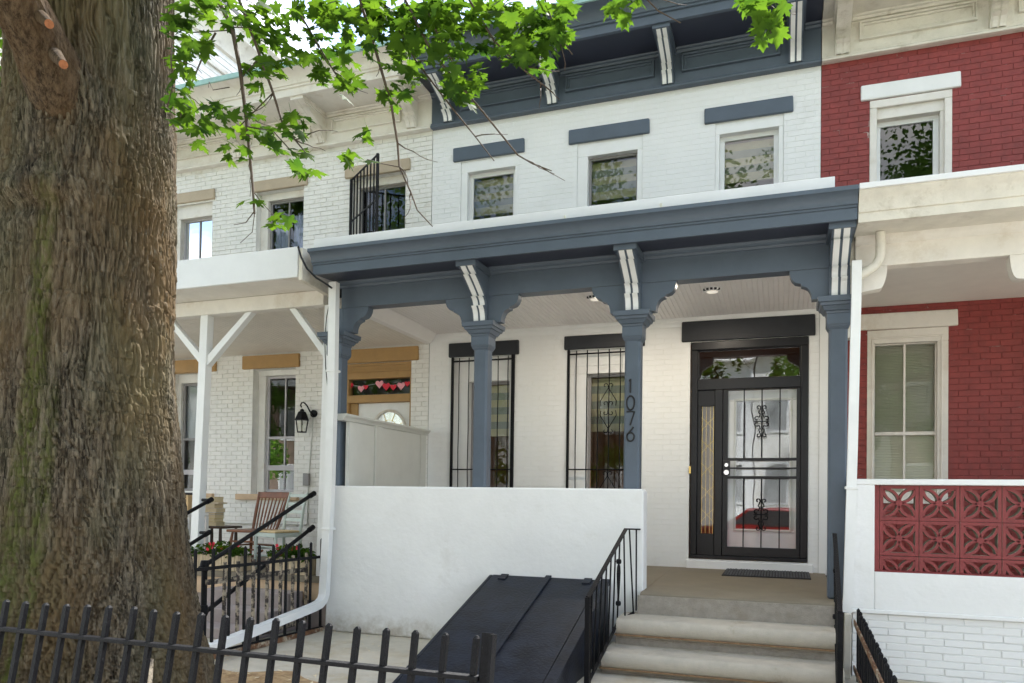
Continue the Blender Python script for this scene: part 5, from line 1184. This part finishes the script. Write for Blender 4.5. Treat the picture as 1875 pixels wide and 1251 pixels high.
# hanging twigs
TW = [([(385, -90), (402, 5), (425, 50), (440, 130), (450, 210), (458, 290), (463, 345), (466, 392)], 4.5, .018, .006),
      ([(430, -80), (438, 0), (468, 80), (500, 170), (517, 225), (540, 256), (560, 280)], 4.4, .013, .004),
      ([(645, -80), (662, 10), (690, 100), (716, 190), (728, 262), (731, 305), (752, 352), (764, 385), (792, 415)], 4.3, .012, .003),
      ([(700, -90), (742, 0), (790, 95), (880, 200), (948, 284), (975, 300), (1010, 313)], 4.2, .011, .003),
      ([(660, -60), (705, 10), (762, 112), (828, 198), (870, 250), (905, 295)], 4.35, .010, .003),
      ([(820, -70), (862, 5), (905, 75), (955, 125), (990, 152), (1012, 170)], 4.1, .010, .003),
      ([(1150, -60), (1178, -8), (1205, 20), (1246, 42)], 4.0, .008, .003), ([(520, -60), (545, 18), (580, 78), (612, 132), (640, 170)], 4.6, .010, .003),
      ([(318, -40), (318, 40), (313, 110), (316, 160), (306, 196)], 4.3, .007, .003), ([(760, -60), (775, 0), (800, 60), (832, 120), (850, 150)], 4.2, .009, .003),
      ([(1370, -60), (1392, 0), (1405, 40), (1412, 62)], 3.9, .007, .003), ([(990, -70), (1000, 10), (1020, 60), (1048, 100)], 4.0, .008, .003),
      ([(395, 60), (375, 95), (352, 150), (330, 215)], 4.45, .008, .003), ([(452, 232), (500, 240), (545, 290), (560, 318)], 4.42, .006, .003), ([(500, 170), (470, 200), (440, 230)], 4.4, .005, .003),
      ([(445, 140), (470, 112), (490, 110)], 4.5, .005, .003), ([(420, 160), (390, 165), (383, 150), (382, 160)], 4.5, .004, .002), ([(731, 306), (700, 300), (672, 292)], 4.3, .004, .002), ([(465, 388), (450, 408), (428, 412)], 4.5, .004, .002), ([(466, 392), (462, 425), (440, 445)], 4.5, .003, .002),
      ([(463, 350), (480, 372), (508, 402), (516, 415)], 4.48, .004, .002), ([(430, 55), (345, 60), (310, 45)], 4.5, .005, .003)]
def twig_pts(pl, d_): return [PD(x, y, d_+.05*math.sin(i*1.7)) for i, (x, y) in enumerate(pl)]
for i_, (pl, d_, r0, r1) in enumerate(TW):
    head = []
    if i_ < 12:      # up to the limb the twig grows from
        xl = pl[0][0]-40; yl = float(np.interp(xl, [175, 330, 560, 900, 1500], [-200, -420, -560, -640, -760])); dl = float(np.interp(xl, [175, 330, 560, 900, 1500], [5.15, 4.8, 4.4, 4.2, 4.1]))
        head = [PD(xl, yl, dl), PD(xl+8, (yl+pl[0][1])/2-40, (dl+d_)/2), PD(xl+26, pl[0][1]-70, d_)]
    m = MB(); m.tube(head+twig_pts(pl, d_), r0*(1.1 if head else .8), 6, r1=r1); m.build('branch', TWIG, tree, smooth=True)
rt_ = random.Random(77)
for pl, d_, r0, r1 in TW[:12]:      # fine side twigs
    for k_ in range(4 if len(pl) > 5 else 2):
        i_ = rt_.randrange(1, len(pl)-1) if len(pl) > 3 else 1; x, y = pl[i_]; a_ = rt_.uniform(.1, 1.2)*rt_.choice((1, -1))+.9; pts = [(x, y)]; l_ = rt_.uniform(9, 17)
        for q in range(5): x += l_*math.cos(a_); y += l_*math.sin(a_)*.9; a_ += rt_.uniform(-.35, .35); pts.append((x, y))
        m = MB(); m.tube(twig_pts(pts, d_), .0042, 5, r1=.0014); m.build('branch', TWIG, tree, smooth=True)
# leaves
half = [(.0, .0), (.12, -.05), (.34, -.10), (.50, -.08), (.42, .02), (.55, .10), (.44, .17), (.40, .22), (.62, .30), (.78, .50), (.60, .47), (.52, .56), (.36, .47), (.27, .46), (.28, .64), (.34, .78), (.20, .76), (.12, .90), (.0, 1.10)]
def leaf_geo(seed):
    r = random.Random(seed); pts = half+[(-x, y) for x, y in half[-2:0:-1]]; curl = r.uniform(.05, .28); fold = r.uniform(.1, .4); tw = r.uniform(-.25, .25)
    f3 = lambda x, y: (x*.92+r.uniform(-.012, .012), y, -fold*abs(x)*.5-curl*(y-.2)**2*.6+tw*x*y*.5-.10*x*x)
    vs = [f3(0, .32)]+[f3(x, y) for x, y in pts]; n = len(pts)
    fs = [(0, 1+i, 1+(i+1) % n) for i in range(n)]
    o_ = len(vs); vs += [(-.01, 0, 0), (.01, 0, 0), (.012, -.55, .10), (-.008, -.55, .10)]; fs.append((o_, o_+1, o_+2, o_+3))
    return vs, fs
LG = [leaf_geo(i) for i in range(7)]; LM = []
for i, (vs, fs) in enumerate(LG):
    me = bpy.data.meshes.new('leaf_shape'); me.from_pydata(vs, [], fs); me.materials.append(LEAF); me.polygons.foreach_set('use_smooth', [True]*len(fs)); LM.append(me)
rl = random.Random(21)
CL = [(345, 55, 42, 58, 4.3, 46), (400, 18, 60, 32, 4.45, 40), (332, 140, 26, 52, 4.3, 26), (345, 205, 42, 36, 4.3, 30), (395, 212, 30, 26, 4.4, 16), (372, 262, 12, 12, 4.4, 4),
      (432, 268, 28, 34, 4.5, 14), (470, 215, 30, 40, 4.42, 18), (528, 242, 44, 44, 4.38, 36), (552, 300, 24, 26, 4.4, 12), (455, 368, 18, 10, 4.5, 5), (512, 400, 24, 24, 4.48, 7),
      (485, 40, 52, 42, 4.45, 48), (515, 95, 40, 44, 4.4, 34), (470, 120, 28, 40, 4.45, 18), (590, 14, 58, 24, 4.6, 36), (612, 120, 40, 46, 4.55, 34), (640, 160, 24, 22, 4.5, 12), (575, 85, 24, 40, 4.6, 14),
      (650, 28, 62, 36, 4.4, 56), (702, 62, 48, 52, 4.3, 48), (745, 112, 42, 42, 4.3, 34), (728, 168, 32, 28, 4.3, 20), (668, 246, 22, 14, 4.3, 6), (652, 290, 26, 13, 4.3, 8), (690, 10, 40, 20, 4.3, 20),
      (768, 36, 48, 40, 4.25, 44), (822, 62, 56, 58, 4.2, 66), (846, 128, 44, 52, 4.2, 46), (868, 166, 26, 26, 4.2, 16), (850, 196, 14, 8, 4.2, 3), (905, 18, 56, 22, 4.15, 36), (942, 62, 56, 52, 4.1, 60), (1002, 50, 46, 48, 4.0, 48), (962, 108, 46, 22, 4.1, 22), (1035, 40, 22, 40, 4.0, 18), (800, 5, 60, 12, 4.2, 20),
      (1148, 12, 38, 24, 4.0, 26), (1400, 8, 42, 22, 3.9, 22), (1402, 46, 30, 20, 3.9, 18), (1372, 2, 30, 12, 3.9, 8)]
leaves = []
for cx_, cy_, rx__, ry__, d_, n in CL:
    for i in range(int(n*(.76 if cx_ < 640 else .84))):
        a = rl.uniform(0, 6.283); q = math.sqrt(rl.random()); x = cx_+rx__*q*math.cos(a); y = cy_+ry__*q*math.sin(a)
        leaves.append((PD(x, y, d_+rl.gauss(0, .14)), rl.uniform(.048, .098)))
rest = MB(); cnt = 0; order = sorted(range(len(leaves)), key=lambda i: -leaves[i][1]); big = set(order[:300])
for i, (p, s) in enumerate(leaves):
    k_ = rl.randrange(7)
    # leaves hang out and down from their stalks, blades roughly level, tips away from the twig
    E_ = Matrix.Rotation(rl.uniform(0, 6.283), 4, 'Z') @ Matrix.Rotation(rl.gauss(-.22, .40), 4, 'X') @ Matrix.Rotation(rl.gauss(0, .38), 4, 'Y')
    Mx = Matrix.Translation(p) @ E_ @ Matrix.Diagonal((s*1.1, s, s, 1))
    if i in big:
        o = bpy.data.objects.new('leaf', LM[k_]); COL.objects.link(o); o.parent = tree; o.matrix_local = Matrix.Translation(-Vector(tree.location)) @ Mx
    else:
        vs, fs = LG[k_]; rest.add([Mx @ Vector(v) for v in vs], fs)
o = rest.build('leaves', LEAF, tree, kind='stuff', smooth=False)
# crown above the frame
def leaf_cloud(name, blobs, n, size, m, parent, seed, keep=None):
    r = random.Random(seed); mb = MB()
    for i in range(n):
        c, R_ = blobs[r.randrange(len(blobs))]
        v = Vector((r.gauss(0, 1), r.gauss(0, 1), r.gauss(0, 1))).normalized()*(R_*(r.random()**.45)); v.z *= .75; p = Vector(c)+v
        if keep and not keep(p): continue
        a = Vector((r.gauss(0, 1), r.gauss(0, 1), r.gauss(0, .6))).normalized(); b_ = a.orthogonal().normalized(); s = size*r.uniform(.6, 1.3)
        mb.add([p-a*s, p+b_*s*.62+Vector((0, 0, s*.15)), p+a*s, p-b_*s*.62+Vector((0, 0, s*.15))], [(0, 1, 2, 3)])
    o_ = mb.build(name, m, parent); o_['kind'] = 'stuff'; return o_
above = lambda p: proj(p)[1] < -70 or proj(p)[2] < .3
cb_ = [((rl.uniform(-9.5, 1.5), rl.uniform(-9.5, -3.6), rl.uniform(5.2, 9.0)), rl.uniform(.7, 1.4)) for _ in range(30)]+[((rl.uniform(0, 5.5), rl.uniform(-10, -4.5), rl.uniform(6.8, 10)), rl.uniform(.6, 1.1)) for _ in range(16)]
leaf_cloud('crown', cb_, 26000, .055, CROWN, tree, 5, above)
# ================================================================== tree at the far left edge
t2 = thing('street_tree', 'leafy tree partly showing at the left edge behind the big trunk', 'tree', (-9.4, -3.4, GZ))
bx = PD(-60, 190, 9.0)
t2.location = (bx.x, bx.y, GZ); ORG[t2.name] = Vector(t2.location)
m = MB(); m.tube([(bx.x, bx.y, GZ), (bx.x+.05, bx.y, 2.5), (bx.x, bx.y, 5)], .14, 8, r1=.06); m.build('trunk', TWIG, t2, smooth=True)
leaf_cloud('crown', [((bx.x+rl.uniform(-1.2, .35), bx.y+rl.uniform(-.8, .8), bx.z+rl.uniform(-.9, 2.6)), rl.uniform(.3, .6)) for _ in range(16)], 2600, .06, LEAF, t2, 6)
# ================================================================== across the street (seen only in the panes)
def far_house(x0, x1, m, tm, lab, h=7.6):
    t = thing('row_house', lab, 'house', ((x0+x1)/2, -26, GZ)); b = MB(); b.box(x0, x1, -34, -26, GZ, h); b.build('wall', m, t)
    b = MB(); b.box(x0, x1, -25.99, -25.4, h-.5, h+.1); b.build('cornice', tm, t); n = 3; wx = (x1-x0)/n
    for i in range(n):
        xc = x0+wx*(i+.5)
        for zc in (1.6, 4.9):
            f = MB(); frame_mb(f, xc-.55, xc+.55, zc-.95, zc+.95, -26.05, -25.93, .1, .1, .14, .1); w_ = f.build('window', TRIMW, t)
            p = MB(); p.box(xc-.45, xc+.45, -25.99, -25.985, zc-.85, zc+.8); p.build('pane', FARP, w_)
    return t
FARB = mat('far_brown_brick', (.24, .17, .13), .8, .15, 3); FARP = mat('far_pane', (.40, .41, .41), .7, .2, 1)
hx_ = -46.0; kinds = ((FARB, CORNP, 'brown brick'), (CREAMB, CORNP, 'cream'), (CREAMB, TRIMW, 'pale cream'), (FARB, TRIMW, 'dark brick'), (WHITE, TRIMW, 'white'), (CREAMB, CORNP, 'tall cream'), (FARB, CORNP, 'wide brown'), (WHITE, TRIMW, 'plain white'), (CREAMB, CORNP, 'soft cream'), (FARB, TRIMW, 'last brown'))
for k_, (m_, t_, nm) in enumerate(kinds):
    far_house(hx_+k_*5.6, hx_+k_*5.6+5.55, m_, t_, nm+' row house across the street', 7.4+.25*(k_ % 3))
for i, (x, y) in enumerate(((-33, -22.8), (-26, -22.4), (-19, -23), (-13, -22.5), (-7.6, -22.8), (2.4, -23.2), (5.6, -22.6), (11, -23))):
    t = thing('street_tree', ('first', 'second', 'third', 'fourth', 'fifth', 'sixth', 'seventh', 'eighth')[i]+' street tree from the left on the far pavement', 'tree', (x, y, GZ), 'trees across the street')
    m = MB(); m.tube([(x, y, GZ), (x+.1, y, 2), (x-.1, y, 5.5)], .2, 8, r1=.09); m.build('trunk', TWIG, t, smooth=True)
    leaf_cloud('crown', [((x+rl.uniform(-2.2, 2.2), y+rl.uniform(-1.6, 1.6), rl.uniform(4.2, 13)), rl.uniform(.8, 1.5)) for _ in range(24)]+[((x+rl.uniform(-1.8, 1.8), y, rl.uniform(1.8, 4)), .8) for _ in range(4)], 8000, .11, CROWN, t, 30+i)
car = thing('parked_car', 'red hatchback parked at the near kerb', 'car', (-.6, -12.3, GZ-.14)); zg = GZ-.14
m = MB(); m.prismy([(x+1.0, z) for x, z in [(-3.6, zg+.3), (-3.6, zg+.75), (-3.45, zg+.9), (-2.5, zg+1.0), (-1.9, zg+1.45), (-.4, zg+1.47), (.15, zg+1.0), (.35, zg+.85), (.4, zg+.3)]], -13.1, -11.5); m.build('body', mat('red_car_paint', (.30, .02, .02), .3, .03, 2, coat=.6), car, bevel=.06)
m = MB(); m.prismy([(x+1.0, z) for x, z in [(-2.35, zg+1.02), (-1.85, zg+1.38), (-.5, zg+1.39), (-.05, zg+1.02)]], -11.49, -11.485); m.build('window', DARKF, car)
for x in (-1.85, .65):
    for y in (-11.6, -13.0): m = MB(); m.tube([(x, y-.1, zg+.32), (x, y+.12, zg+.32)], .32, 18); m.build('wheel', RUBBER, car, smooth=True)
print('objects', len(bpy.data.objects))
